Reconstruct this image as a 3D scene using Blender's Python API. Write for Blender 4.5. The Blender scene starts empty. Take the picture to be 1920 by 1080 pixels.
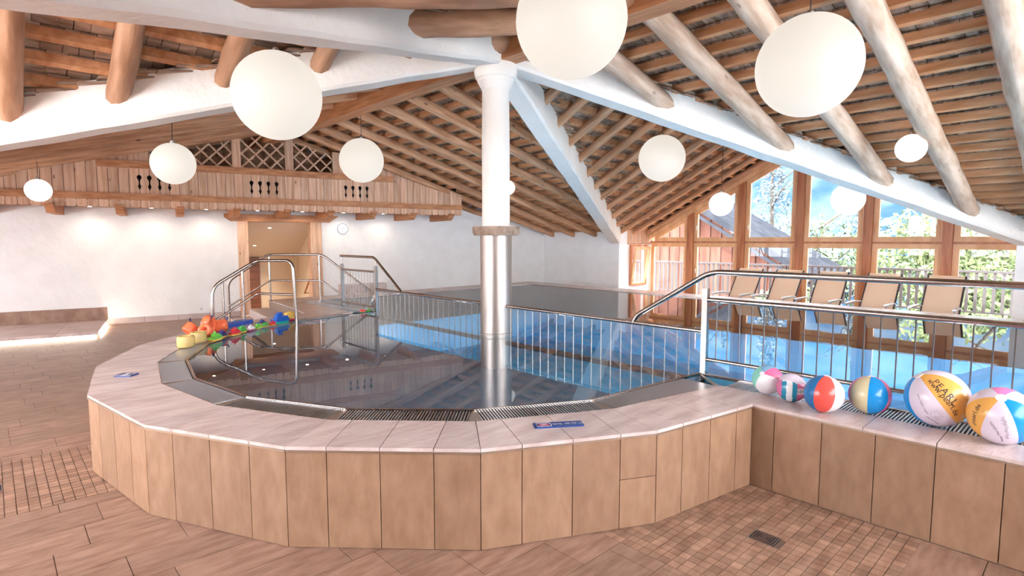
import bpy, bmesh, math, random
from mathutils import Vector, Matrix, noise as mnoise
random.seed(7)
sc = bpy.context.scene
col = sc.collection
PI = math.pi
# ------------------------------------------------------------------ camera
F = 1048.03; PITCH = math.radians(4.946); YAW = math.radians(43.06); EYE = 1.75
cam = bpy.data.objects.new('camera', bpy.data.cameras.new('camera'))
col.objects.link(cam)
cam.data.sensor_width = 36.0; cam.data.lens = 36.0 * F / 1920.0
cam.data.clip_start = 0.05; cam.data.clip_end = 500
cam.location = (0, 0, EYE)
cam.rotation_euler = (PI / 2 - PITCH, 0, -YAW)
sc.camera = cam
# ------------------------------------------------------------------ world, sun, exposure
SKY = 18.0; SUN = 16.0
w = bpy.data.worlds.new('world'); sc.world = w; w.use_nodes = True
bg = w.node_tree.nodes['Background']
bg.inputs[0].default_value = (0.95, 0.96, 1.0, 1); bg.inputs[1].default_value = SKY
sun = bpy.data.objects.new('sun', bpy.data.lights.new('sun', 'SUN'))
sun.data.energy = SUN; sun.data.angle = 0.02; sun.data.color = (1, 0.95, 0.86)
sun.rotation_euler = Vector((0.62, -0.10, -0.78)).to_track_quat('-Z', 'Y').to_euler()
sun.location = (-20, 5, 30); col.objects.link(sun)
sc.view_settings.view_transform = 'Standard'; sc.view_settings.look = 'None'
sc.view_settings.gamma = 1.0; sc.view_settings.use_curve_mapping = False
sc.view_settings.exposure = 0.14
# ------------------------------------------------------------------ pixel helper (camera geometry only)
_fw = Vector((math.sin(YAW) * math.cos(PITCH), math.cos(YAW) * math.cos(PITCH), -math.sin(PITCH)))
_r = Vector((math.cos(YAW), -math.sin(YAW), 0)); _u = _r.cross(_fw)
def project(p):
    v = Vector(p) - Vector((0, 0, EYE)); d = v.dot(_fw)
    if d < 0.05: return None
    return (960 + F * v.dot(_r) / d, 540 - F * v.dot(_u) / d, d)
# ------------------------------------------------------------------ materials
MATS = {}
def nodes_of(name):
    m = bpy.data.materials.new(name); m.use_nodes = True
    nt = m.node_tree; b = nt.nodes['Principled BSDF']
    MATS[name] = m
    return m, nt, b
def mat(name, c1, c2=None, scale=8, stretch=(1, 1, 1), rough=0.6, metal=0.0, bump=0.0, rnd=0.0, local=False,
        detail=4, lo=0.35, hi=0.65, spec=None, trans=0.0, emit=None, estr=0.0, bscale=None, knots=None, attr=False, alpha=None):
    m, nt, b = nodes_of(name); N = nt.nodes; L = nt.links
    b.inputs['Roughness'].default_value = rough; b.inputs['Metallic'].default_value = metal
    if spec is not None: b.inputs['Specular IOR Level'].default_value = spec
    if trans: b.inputs['Transmission Weight'].default_value = trans
    if alpha is not None: b.inputs['Alpha'].default_value = alpha
    if emit: b.inputs['Emission Color'].default_value = (*emit, 1); b.inputs['Emission Strength'].default_value = estr
    b.inputs['Base Color'].default_value = (*c1, 1)
    if c2 is None and not bump and not rnd: return m
    c2 = c2 or c1
    if local:
        tc = N.new('ShaderNodeTexCoord'); src = tc.outputs['Object']
        oi = N.new('ShaderNodeObjectInfo'); mul = N.new('ShaderNodeMath'); mul.operation = 'MULTIPLY'; mul.inputs[1].default_value = 37.0
        L.new(oi.outputs['Random'], mul.inputs[0]); add = N.new('ShaderNodeVectorMath'); add.operation = 'ADD'
        L.new(src, add.inputs[0]); L.new(mul.outputs[0], add.inputs[1]); src = add.outputs[0]
    else:
        g = N.new('ShaderNodeNewGeometry'); src = g.outputs['Position']
    mp = N.new('ShaderNodeMapping'); mp.inputs['Scale'].default_value = stretch; L.new(src, mp.inputs[0])
    nz = N.new('ShaderNodeTexNoise'); nz.inputs['Scale'].default_value = scale; nz.inputs['Detail'].default_value = detail
    L.new(mp.outputs[0], nz.inputs['Vector'])
    rp = N.new('ShaderNodeValToRGB'); rp.color_ramp.elements[0].position = lo; rp.color_ramp.elements[1].position = hi
    rp.color_ramp.elements[0].color = (*c1, 1); rp.color_ramp.elements[1].color = (*c2, 1)
    L.new(nz.outputs['Fac'], rp.inputs[0]); out = rp.outputs[0]
    if knots:
        vo = N.new('ShaderNodeTexVoronoi'); vo.inputs['Scale'].default_value = knots[0]
        mp2 = N.new('ShaderNodeMapping'); mp2.inputs['Scale'].default_value = knots[1]; L.new(src, mp2.inputs[0]); L.new(mp2.outputs[0], vo.inputs['Vector'])
        kr = N.new('ShaderNodeValToRGB'); kr.color_ramp.elements[0].position = 0.04; kr.color_ramp.elements[1].position = 0.11
        kr.color_ramp.elements[0].color = (0.25, 0.16, 0.12, 1); kr.color_ramp.elements[1].color = (1, 1, 1, 1)
        L.new(vo.outputs['Distance'], kr.inputs[0])
        mx = N.new('ShaderNodeMix'); mx.data_type = 'RGBA'; mx.blend_type = 'MULTIPLY'; mx.inputs[0].default_value = 0.85
        L.new(out, mx.inputs[6]); L.new(kr.outputs[0], mx.inputs[7]); out = mx.outputs[2]
    if rnd or attr:
        hs = N.new('ShaderNodeHueSaturation')
        if attr:
            at = N.new('ShaderNodeAttribute'); at.attribute_name = 'tone'; rsrc = at.outputs['Fac']
        else:
            o2 = N.new('ShaderNodeObjectInfo'); rsrc = o2.outputs['Random']
        mr = N.new('ShaderNodeMapRange'); mr.inputs[3].default_value = 1 - rnd; mr.inputs[4].default_value = 1 + rnd
        L.new(rsrc, mr.inputs[0]); L.new(mr.outputs[0], hs.inputs['Value']); L.new(out, hs.inputs['Color']); out = hs.outputs[0]
    L.new(out, b.inputs['Base Color'])
    if bump:
        nb = nz
        if bscale:
            nb = N.new('ShaderNodeTexNoise'); nb.inputs['Scale'].default_value = bscale; nb.inputs['Detail'].default_value = 3; L.new(mp.outputs[0], nb.inputs['Vector'])
        bp = N.new('ShaderNodeBump'); bp.inputs['Strength'].default_value = 1.0; bp.inputs['Distance'].default_value = bump
        L.new(nb.outputs['Fac'], bp.inputs['Height']); L.new(bp.outputs[0], b.inputs['Normal'])
    return m
def plain(name, c, rough=0.5, metal=0.0, **k): return mat(name, c, rough=rough, metal=metal, **k)
plaster = mat('plaster', (0.88, 0.865, 0.85), (0.92, 0.91, 0.90), scale=3, rough=0.85, bump=0.012, bscale=9)
plaster_beam = mat('plaster_beam', (0.83, 0.77, 0.695), (0.87, 0.815, 0.75), scale=2.2, rough=0.85, bump=0.012, bscale=14)
stone = mat('floor_stone', (0.24, 0.135, 0.092), (0.37, 0.232, 0.17), scale=4, stretch=(1.2, 5, 1), rough=0.42, bump=0.004, bscale=16, rnd=0.10, detail=7)
stone_wall = mat('panel_stone', (0.265, 0.145, 0.08), (0.395, 0.24, 0.15), scale=9, stretch=(1.6, 1.6, 0.7), lo=0.22, hi=0.78, rough=0.5, bump=0.003, bscale=22, rnd=0.10, detail=8)
stone_top = mat('coping_stone', (0.56, 0.44, 0.41), (0.70, 0.585, 0.555), scale=3, stretch=(1, 4, 1), rough=0.24, bump=0.005, bscale=16, rnd=0.07, detail=7)
mosaic = mat('mosaic_stone', (0.26, 0.145, 0.095), (0.40, 0.25, 0.175), scale=5, stretch=(1, 3, 1), rough=0.42, bump=0.002, bscale=30, rnd=0.2)
mosaic_s = mat('mosaic_stone_field', (0.26, 0.145, 0.095), (0.40, 0.25, 0.175), scale=5, stretch=(1, 3, 1), rough=0.42, bump=0.002, bscale=30, rnd=0.2, attr=True)
grout = plain('grout', (0.17, 0.115, 0.085), 0.8)
grout_l = plain('grout_light', (0.33, 0.24, 0.18), 0.8)
pine = mat('pine_board', (0.60, 0.335, 0.20), (0.78, 0.52, 0.36), scale=2.2, stretch=(9, 9, 0.7), rough=0.55, rnd=0.13, local=True, knots=(2.6, (2.2, 2.2, 0.9)))
pine_beam = mat('pine_beam', (0.42, 0.16, 0.06), (0.60, 0.28, 0.125), scale=2.2, stretch=(0.8, 9, 9), rough=0.55, rnd=0.08, local=True)
rafter_m = mat('rafter_wood', (0.46, 0.215, 0.10), (0.72, 0.41, 0.235), scale=2.0, stretch=(0.8, 8, 8), rough=0.65, rnd=0.10, local=True, bump=0.006, knots=(2.2, (0.9, 2, 2)))
log_m = mat('log_wood', (0.42, 0.265, 0.17), (0.66, 0.48, 0.355), scale=2.0, stretch=(1.0, 6, 6), rough=0.65, rnd=0.06, local=True, bump=0.010, knots=(2.0, (0.9, 2, 2)))
log_o = mat('log_wood_orange', (0.34, 0.16, 0.08), (0.52, 0.28, 0.16), scale=2.0, stretch=(1.0, 6, 6), rough=0.6, rnd=0.06, local=True, bump=0.010, knots=(2.0, (0.9, 2, 2)))
batten_m = mat('batten_wood', (0.46, 0.185, 0.07), (0.66, 0.33, 0.16), scale=2.0, stretch=(6, 1.0, 6), rough=0.6, rnd=0.12, local=True)
shingle_m = mat('shingle_wood', (0.22, 0.125, 0.075), (0.44, 0.30, 0.215), scale=4, stretch=(1, 5, 1), rough=0.7, rnd=0.30, attr=True)
shingle_o = mat('shingle_wood_single', (0.22, 0.125, 0.075), (0.44, 0.30, 0.215), scale=4, stretch=(1, 5, 1), rough=0.7, rnd=0.30)
darkwood = plain('roof_underlay', (0.07, 0.045, 0.03), 0.8)
steel = mat('stainless', (0.40, 0.345, 0.31), (0.47, 0.41, 0.375), scale=40, stretch=(1, 1, 0.05), rough=0.22, metal=1.0)
steel_br = mat('stainless_brushed', (0.42, 0.36, 0.32), (0.50, 0.44, 0.40), scale=60, stretch=(1, 1, 0.03), rough=0.42, metal=1.0)
grate_m = plain('grate_steel', (0.72, 0.74, 0.78), 0.3, 1.0)
gutter_m = plain('gutter_dark', (0.012, 0.02, 0.035), 0.6)
trim_m = plain('edge_trim', (0.42, 0.32, 0.24), 0.35, 0.7)
lamp_m = plain('lamp_glass', (0.16, 0.15, 0.13), 0.55, emit=(1.0, 0.915, 0.82), estr=0.72)
lamp_far = plain('lamp_glass_lit', (0.2, 0.19, 0.18), 0.55, emit=(1.0, 0.95, 0.89), estr=1.0)
black = plain('black_plastic', (0.02, 0.02, 0.022), 0.4)
cordm = plain('cord', (0.03, 0.028, 0.03), 0.5)
white_p = plain('white_plastic', (0.85, 0.85, 0.86), 0.35)
win_wood = mat('window_wood', (0.74, 0.41, 0.19), (0.88, 0.56, 0.31), scale=2, stretch=(3, 3, 0.8), rough=0.4)
post_wood = mat('post_wood', (0.42, 0.14, 0.055), (0.60, 0.25, 0.11), scale=2, stretch=(6, 6, 0.7), rough=0.4)
door_wood = mat('door_wood', (0.15, 0.055, 0.03), (0.28, 0.11, 0.06), scale=2, stretch=(1, 1, 14), rough=0.45)
fabric = mat('lounger_fabric', (0.86, 0.72, 0.59), (0.90, 0.76, 0.64), scale=120, rough=0.8)
_nt = fabric.node_tree; _tl = _nt.nodes.new('ShaderNodeBsdfTranslucent'); _tl.inputs[0].default_value = (0.92, 0.78, 0.64, 1); _mx = _nt.nodes.new('ShaderNodeMixShader'); _mx.inputs[0].default_value = 0.6
_nt.links.new(_nt.nodes['Principled BSDF'].outputs[0], _mx.inputs[1]); _nt.links.new(_tl.outputs[0], _mx.inputs[2]); _nt.links.new(_mx.outputs[0], _nt.nodes['Material Output'].inputs[0])
frame_d = plain('lounger_frame', (0.10, 0.09, 0.10), 0.4, 0.6)
alu = plain('lounger_arm', (0.55, 0.57, 0.60), 0.35, 0.8)
blue_mat = mat('blue_grating', (0.17, 0.22, 0.33), (0.24, 0.30, 0.42), scale=60, rough=0.45)
basin_m = mat('basin_blue', (0.09, 0.50, 0.82), (0.14, 0.58, 0.88), scale=1.5, rough=0.5)
steelfloor = mat('wading_floor', (0.12, 0.18, 0.26), (0.17, 0.24, 0.33), scale=3, rough=0.4)
ledm = plain('led_strip', (1, 1, 1), 0.5, emit=(1.0, 0.9, 0.74), estr=45.0)
dlm = plain('downlight_glow', (1, 1, 1), 0.5, emit=(1.0, 0.9, 0.75), estr=25.0)
dark_in = plain('cutout_shade', (0.015, 0.01, 0.008), 0.9)  # near-black colour in place of the shade behind the balcony cut-outs
cream = plain('hall_paint', (0.86, 0.74, 0.60), 0.8)
# glass and water
def glass_mat(name, tint=(1, 1, 1), ior=1.45, rough=0.0, k=1.0):
    m, nt, b = nodes_of(name); N = nt.nodes; L = nt.links; N.remove(b)
    tr = N.new('ShaderNodeBsdfTransparent'); tr.inputs[0].default_value = (*tint, 1)
    gl = N.new('ShaderNodeBsdfGlossy'); gl.inputs['Roughness'].default_value = rough
    fr = N.new('ShaderNodeFresnel'); gm = N.new('ShaderNodeNewGeometry'); mr = N.new('ShaderNodeMapRange')
    mr.inputs[3].default_value = ior; mr.inputs[4].default_value = 1 / ior; L.new(gm.outputs['Backfacing'], mr.inputs[0]); L.new(mr.outputs[0], fr.inputs[0])
    mx = N.new('ShaderNodeMixShader'); L.new(fr.outputs[0], mx.inputs[0]); L.new(tr.outputs[0], mx.inputs[1]); L.new(gl.outputs[0], mx.inputs[2])
    L.new(mx.outputs[0], N['Material Output'].inputs[0])
    return m, nt, fr, gl
glass, *_ = glass_mat('window_glass', (0.97, 0.985, 1.0), 1.3)
water_m, wnt, wfr, wgl = glass_mat('pool_water', (0.88, 0.96, 1.0), 2.0, 0.008)
_g = wnt.nodes.new('ShaderNodeNewGeometry'); _n = wnt.nodes.new('ShaderNodeTexNoise'); _n.inputs['Scale'].default_value = 2.2; _n.inputs['Detail'].default_value = 2
wnt.links.new(_g.outputs['Position'], _n.inputs['Vector'])
_b = wnt.nodes.new('ShaderNodeBump'); _b.inputs['Distance'].default_value = 0.0007; wnt.links.new(_n.outputs['Fac'], _b.inputs['Height'])
wnt.links.new(_b.outputs[0], wgl.inputs['Normal'])
# ------------------------------------------------------------------ mesh builder
class MB:
    def __init__(s): s.v = []; s.f = []; s.m = []; s.t = []; s.tone = 0.5
    def add(s, vs, fs, mi=0):
        o = len(s.v); s.v += [Vector(p) for p in vs]
        for f in fs: s.f.append([o + i for i in f]); s.m.append(mi); s.t.append(s.tone)
        return s
    def box(s, c, d, rz=0, mi=0, R=None):
        x, y, z = d[0] / 2, d[1] / 2, d[2] / 2
        R = R or Matrix.Rotation(rz, 3, 'Z')
        vs = [Vector(c) + R @ Vector((sx * x, sy * y, sz * z)) for sz in (-1, 1) for sy in (-1, 1) for sx in (-1, 1)]
        return s.add(vs, [(0, 2, 3, 1), (4, 5, 7, 6), (0, 1, 5, 4), (2, 6, 7, 3), (0, 4, 6, 2), (1, 3, 7, 5)], mi)
    def box2(s, a, b, mi=0):
        return s.box(((a[0] + b[0]) / 2, (a[1] + b[1]) / 2, (a[2] + b[2]) / 2), (abs(b[0] - a[0]), abs(b[1] - a[1]), abs(b[2] - a[2])), 0, mi)
    def beam(s, p, q, wd, ht, mi=0, up=(0, 0, 1)):
        p, q = Vector(p), Vector(q); d = (q - p).normalized(); sd = d.cross(Vector(up)).normalized(); u = sd.cross(d)
        vs = [e + sd * (a * wd / 2) + u * (b * ht / 2) for e in (p, q) for a, b in ((-1, -1), (1, -1), (1, 1), (-1, 1))]
        return s.add(vs, [(0, 1, 2, 3), (7, 6, 5, 4), (0, 4, 5, 1), (1, 5, 6, 2), (2, 6, 7, 3), (3, 7, 4, 0)], mi)
    def prism(s, poly, z0, z1, mi=0):
        n = len(poly); a = sum(poly[i][0] * poly[(i + 1) % n][1] - poly[(i + 1) % n][0] * poly[i][1] for i in range(n))
        if a < 0: poly = poly[::-1]
        g = lambda z, p: z(p) if callable(z) else z
        vs = [(p[0], p[1], g(z0, p)) for p in poly] + [(p[0], p[1], g(z1, p)) for p in poly]
        return s.add(vs, [tuple(range(n - 1, -1, -1)), tuple(range(n, 2 * n))] + [(i, (i + 1) % n, n + (i + 1) % n, n + i) for i in range(n)], mi)
    def extrude(s, poly, O, U, V, th, mi=0):
        # planar outline in axes U,V at O, thickness th along U x V
        O, U, V = Vector(O), Vector(U), Vector(V); W = U.cross(V).normalized() * th; n = len(poly)
        a = sum(poly[i][0] * poly[(i + 1) % n][1] - poly[(i + 1) % n][0] * poly[i][1] for i in range(n))
        if a < 0: poly = poly[::-1]
        vs = [O + U * p[0] + V * p[1] for p in poly] + [O + U * p[0] + V * p[1] + W for p in poly]
        return s.add(vs, [tuple(range(n - 1, -1, -1)), tuple(range(n, 2 * n))] + [(i, (i + 1) % n, n + (i + 1) % n, n + i) for i in range(n)], mi)
    def tube(s, path, r, n=10, mi=0, rr=None):
        P = [Vector(p) for p in path]; k = len(P); o = []; u = None
        for i, p in enumerate(P):
            d = (P[min(i + 1, k - 1)] - P[max(i - 1, 0)]).normalized()
            if u is None:
                u = d.orthogonal().normalized()
            else:
                u = (u - d * u.dot(d)).normalized()
            v = d.cross(u); rad = rr[i] if rr else r
            o += [p + (u * math.cos(2 * PI * j / n) + v * math.sin(2 * PI * j / n)) * rad for j in range(n)]
        fs = [(i * n + j, i * n + (j + 1) % n, (i + 1) * n + (j + 1) % n, (i + 1) * n + j) for i in range(k - 1) for j in range(n)]
        fs += [tuple(range(n - 1, -1, -1)), tuple((k - 1) * n + j for j in range(n))]
        return s.add(o, fs, mi)
    def lathe(s, prof, c=(0, 0, 0), n=24, mi=0, cap=True):
        o = []; c = Vector(c)
        for r, z in prof: o += [c + Vector((r * math.cos(2 * PI * j / n), r * math.sin(2 * PI * j / n), z)) for j in range(n)]
        fs = [(i * n + j, i * n + (j + 1) % n, (i + 1) * n + (j + 1) % n, (i + 1) * n + j) for i in range(len(prof) - 1) for j in range(n)]
        if cap: fs += [tuple(range(n - 1, -1, -1)), tuple((len(prof) - 1) * n + j for j in range(n))]
        return s.add(o, fs, mi)
    def ball(s, c, r, nu=24, nv=14, mi=0, sq=(1, 1, 1)):
        prof = [(max(1e-4, r * math.sin(PI * i / nv)), -r * math.cos(PI * i / nv)) for i in range(nv + 1)]
        o = len(s.v); s.lathe(prof, (0, 0, 0), nu, mi)
        for i in range(o, len(s.v)): v = s.v[i]; s.v[i] = Vector((v.x * sq[0] + c[0], v.y * sq[1] + c[1], v.z * sq[2] + c[2]))
        return s
    def mesh(s, name, mats, off=(0, 0, 0), smooth=False, ang=None):
        off = Vector(off); me = bpy.data.meshes.new(name)
        me.from_pydata([tuple(v - off) for v in s.v], [], s.f)
        for m_ in (mats if isinstance(mats, (list, tuple)) else [mats]): me.materials.append(m_)
        me.polygons.foreach_set('material_index', s.m)
        if len(set(s.t)) > 1:
            at = me.attributes.new('tone', 'FLOAT', 'FACE'); at.data.foreach_set('value', s.t)
        if smooth:
            me.polygons.foreach_set('use_smooth', [True] * len(s.f))
            if ang is not None:
                try: me.set_sharp_from_angle(angle=ang)
                except Exception: pass
        me.update(); return me
    def base(s):
        xs = [v.x for v in s.v]; ys = [v.y for v in s.v]; zs = [v.z for v in s.v]
        return Vector(((min(xs) + max(xs)) / 2, (min(ys) + max(ys)) / 2, min(zs)))
    def build(s, name, mats, parent=None, smooth=False, ang=0.6, origin=None, label=None, kind=None):
        pl = world_loc(parent) if parent else Vector((0, 0, 0))
        b = Vector(origin) if origin is not None else s.base()
        o = bpy.data.objects.new(name, s.mesh(name, mats, b, smooth, ang)); col.objects.link(o)
        o.location = b - pl; o.parent = parent
        if label: o['label'] = label
        if kind: o['kind'] = kind
        return o
def world_loc(o):
    l = Vector((0, 0, 0))
    while o: l += o.location; o = o.parent
    return l
def tag(o, label, cat, group=None, kind=None):
    o['label'] = label; o['category'] = cat
    if group: o['group'] = group
    if kind: o['kind'] = kind
    return o
def struct(o, label=None):
    o['kind'] = 'structure'
    if label: o['label'] = label
    return o
def thing(name, loc, label, cat, group=None):
    o = bpy.data.objects.new(name, None); col.objects.link(o); o.location = loc; o.empty_display_size = 0.1
    return tag(o, label, cat, group)
def inst(name, me, parent, loc, rot=None, scale=None, label=None):
    o = bpy.data.objects.new(name, me); col.objects.link(o); o.parent = parent
    o.location = Vector(loc) - (world_loc(parent) if parent else Vector((0, 0, 0)))
    if rot: o.rotation_euler = rot
    if scale: o.scale = scale
    if label: o['label'] = label
    return o
def fillet(path, r=0.06, n=5):
    P = [Vector(p) for p in path]; out = [P[0]]
    for i in range(1, len(P) - 1):
        a, b, c = P[i - 1], P[i], P[i + 1]; da, dc = (a - b), (c - b); t = min(r, da.length * 0.45, dc.length * 0.45)
        p0, p1 = b + da.normalized() * t, b + dc.normalized() * t
        for k in range(n + 1):
            q = k / n; out.append(p0 * (1 - q) ** 2 + b * 2 * q * (1 - q) + p1 * q * q)
    return out + [P[-1]]
def clip_poly(poly, f):
    # keep the part of a 2D polygon where f(p) >= 0 (f linear)
    out = []
    for i in range(len(poly)):
        a, b = poly[i], poly[(i + 1) % len(poly)]; fa, fb = f(a), f(b)
        if fa >= 0: out.append(a)
        if (fa >= 0) != (fb >= 0):
            t = fa / (fa - fb); out.append((a[0] + (b[0] - a[0]) * t, a[1] + (b[1] - a[1]) * t))
    return out
# ------------------------------------------------------------------ key dimensions
H = 0.593                      # pool deck height
CX, CY = 4.5, 5.1              # column, crossing of the ridges
PC = (4.0, 5.17)               # centre of the round wading pool
RO, RG, RW = 3.52, 3.045, 2.80 # outer wall, gutter outside, water edge
XF = 4.5                       # line of the fences between the pools
XR = 3.89                      # face of the straight pool wall on the right
XC = 12.5                      # white side wall
XW = 14.05                     # window wall
HX, HY = 7.9, 4.1              # plan reach of the valleys
S1, S2 = 0.27, 0.52            # roof slopes
ZT = 4.13                      # top of the rafters at the ridges
def wallY(x): return 14.415 - 0.199 * x
def balcY(x): return 13.24 - 0.199 * x
def pv(a, r): return (PC[0] + r * math.cos(math.radians(a)), PC[1] + r * math.sin(math.radians(a)))
def lerp(a, b, t): return tuple(a[i] + (b[i] - a[i]) * t for i in range(len(a)))
# ================================================================== STRUCTURE
# ---- floor
fl = MB().prism([(-3.6, -3.4), (4.48, -3.4), (4.48, wallY(4.48)), (-3.6, wallY(-3.6))], -0.2, -0.008)
fl.prism([(4.48, 10.22), (10.24, 10.22), (10.24, wallY(10.24)), (4.48, wallY(4.48))], -0.2, -0.008)
fl.prism([(10.24, -3.4), (XW + 0.2, -3.4), (XW + 0.2, 11.6), (XC, wallY(XC)), (10.24, wallY(10.24))], -0.2, -0.008)
floor = struct(fl.build('floor', grout, origin=(0, 0, 0)), 'beige stone tile floor')
def in_pool(p, m=0.0):
    x, y = p
    if y <= PC[1] and x <= PC[0]: return math.hypot(x - PC[0], y - PC[1]) < RO * 0.985 - m
    if x >= XR + m: return True
    return math.hypot(x - PC[0], y - PC[1]) < RO * 0.985 - m
def in_frame(pts, m=30):
    for p in pts:
        q = project(p)
        if q and -m < q[0] < 1920 + m and -m < q[1] < 1080 + m: return True
    return False
rows = [0.65 + 0.297 * k for k in range(-13, 14)] + [4.665 + 0.2975 * k for k in range(0, 5)] + [6.0 + 0.297 * k for k in range(0, 30)]
offs = {1.541: 2.47, 1.838: 2.25, 2.135: 1.805, 2.432: 1.485, 2.729: 1.357, 3.323: 0.455, 3.62: 0.163, 3.917: 0.33, 4.214: 0.427, 4.511: 0.237}
tile_me = MB().box((0, 0, -0.006), (0.596, 0.293, 0.012)).mesh('floor_tile', stone)
nt_ = 0; tile_rest = MB()
for a, b in zip(rows[:-1], rows[1:]):
    if b - a < 0.02: continue
    o = next((v for k, v in offs.items() if abs(k - a) < 0.02), random.uniform(0, 0.6))
    for i in range(-8, 12):
        x0 = o + 0.6 * i; x1 = x0 + 0.6
        while x0 > 4.6: break
        if a >= 4.66 and b <= 5.86: x1 = min(x1, -0.625)
        if a > 0.62 and a < 2.3: x1 = min(x1, 2.58)
        if a <= 0.62: x1 = min(x1, XR)
        if x1 - x0 < 0.03 or x0 > 3.9: continue
        c = [(x0, a), (x1, a), (x1, b), (x0, b)]
        if all(in_pool(p, 0.03) for p in c) or b > wallY(x0) + 0.3: continue
        if not in_frame([(p[0], p[1], 0) for p in c], 10):
            tile_rest.box(((x0 + x1) / 2, (a + b) / 2, -0.006), (x1 - x0 - 0.004, b - a - 0.004, 0.012)); continue
        if x1 - x0 > 0.595 and b - a > 0.29:
            inst('floor_tile', tile_me, floor, ((x0 + x1) / 2, (a + b) / 2, 0))
        else:
            MB().box(((x0 + x1) / 2, (a + b) / 2, -0.006), (x1 - x0 - 0.004, b - a - 0.004, 0.012)).build('floor_tile', stone, floor)
        nt_ += 1
tile_rest.build('tile_field', stone, floor, kind='stuff', origin=(0, 0, 0))
# ---- mosaic fields in the floor
mos_me = MB().box((0, 0, -0.006), (0.0555, 0.0555, 0.012)).mesh('mosaic_tile', mosaic)
cells = []
for i in range(23):
    for j in range(30):
        x = 2.58 + 0.0595 * (i + 0.5); y = 0.647 + 0.0595 * (j + 0.5)
        if in_pool((x, y), 0.01) or x > XR: continue
        if 3.19 < x < 3.30 and 1.22 < y < 1.37: continue
        if 3.17 < x < 3.32 and 1.21 < y < 1.375: continue
        cells.append((x, y))
for i in range(20):
    for j in range(20):
        x = -0.62 + 0.0595 * (i + 0.5); y = 4.667 + 0.0595 * (j + 0.5)
        if in_pool((x, y), 0.01) or (-0.17 < x < -0.02 and 5.19 < y < 5.35): continue
        cells.append((x, y))
vis = [c for c in cells if in_frame([(c[0], c[1], 0)], 5)]
vis.sort(key=lambda c: math.hypot(*c))
rest = MB()
for k, c in enumerate(vis):
    if k < 300: inst('mosaic_tile', mos_me, floor, (c[0], c[1], 0))
for c in [c for c in cells if c not in set(vis[:300])]:
    rest.tone = random.random(); rest.box((c[0], c[1], -0.006), (0.0555, 0.0555, 0.012))
rest.build('mosaic_field', mosaic_s, floor, kind='stuff', origin=(0, 0, 0))
# ---- walls
def zroof(x, y=9.0): return ZT + 0.10 - S1 * abs(x - CX)
def plan_wall(mb, xa, xb, z0, z1, th=0.35, f=wallY):
    mb.prism([(xa, f(xa)), (xb, f(xb)), (xb + 0.199 * th, f(xb) + th), (xa + 0.199 * th, f(xa) + th)], z0, z1)
ztop = lambda p: zroof(p[0])
wl = MB()
plan_wall(wl, -3.6, 4.17, -0.01, ztop); plan_wall(wl, 4.17, 4.5, 2.17, ztop); plan_wall(wl, 4.5, 5.97, 2.17, ztop); plan_wall(wl, 5.97, 12.9, -0.01, ztop)
wall_l = struct(wl.build('wall_far', plaster, origin=(0, 0, 0)), 'rough white plaster wall with the doorway')
wr = MB().box2((XC, 9.12, -0.01), (XC + 0.36, wallY(XC) + 0.1, 2.1))
struct(wr.build('wall_side', plaster), 'short white plaster wall beyond the pool')
struct(MB().box2((XC, -3.4, -0.01), (XC + 0.36, 1.08, 2.1)).build('wall_near', plaster), 'white plaster wall past the right end of the windows')
# return wall beside the windows with an opening for the small tilted window
wq = MB(); wq.box2((XC + 0.36, 9.15, -0.01), (XW + 0.15, 9.3, 0.45)); wq.box2((XC + 0.36, 9.15, 0.45), (XC + 0.52, 9.3, 1.62)); wq.box2((XW - 0.22, 9.15, 0.45), (XW + 0.15, 9.3, 1.62))
struct(wq.build('wall_return', plaster), 'narrow return wall beside the glazed gable')
struct(MB().box2((XC + 0.36, 0.9, -0.01), (XW + 0.15, 1.05, 2.2)).build('wall_return_near', plaster), 'return wall at the near end of the glazed gable')
clad = struct(MB().box2((XC + 0.3, 9.2, 1.62), (XW + 0.15, 9.32, 2.15)).build('trim_1', darkwood), 'board cladding above the small tilted window')
for i in range(11):
    x = XC + 0.32 + i * 0.115
    MB().box2((x, 9.165, 1.63), (x + 0.108, 9.2 - 0.004 * (i % 2), 2.12)).build('board', pine, clad)
# walls behind the photographer, each with glazed gable openings as on the visible side
rb = MB(); X0 = -3.5
for (ya, yb, za, zb) in ((-3.4, 1.3, -0.01, 2.05), (8.9, 9.4, -0.01, 2.05), (14.4, wallY(X0) + .2, -0.01, 2.05), (9.4, 14.4, -0.01, 0.7), (9.4, 14.4, 1.7, 2.05), (1.3, 8.9, -0.01, 0.9), (1.3, 2.82, 0.9, 2.4), (7.38, 8.9, 0.9, 2.4)): rb.box2((X0 - 0.3, ya, za), (X0, yb, zb))
struct(rb.build('wall_rear', plaster), 'white wall behind the viewer')
rc = MB()
for (xa, xb, za, zb) in ((-3.6, -0.3, -0.01, 2.9), (9.3, 12.8, -0.01, 2.9), (-0.3, 1.5, -0.01, 1.7), (7.5, 9.3, -0.01, 1.7), (1.5, 7.5, -0.01, 1.3)): rc.box2((xa, -3.7, za), (xb, -3.4, zb))
struct(rc.build('wall_rear_side', plaster), 'white wall behind and right of the viewer')
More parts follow.
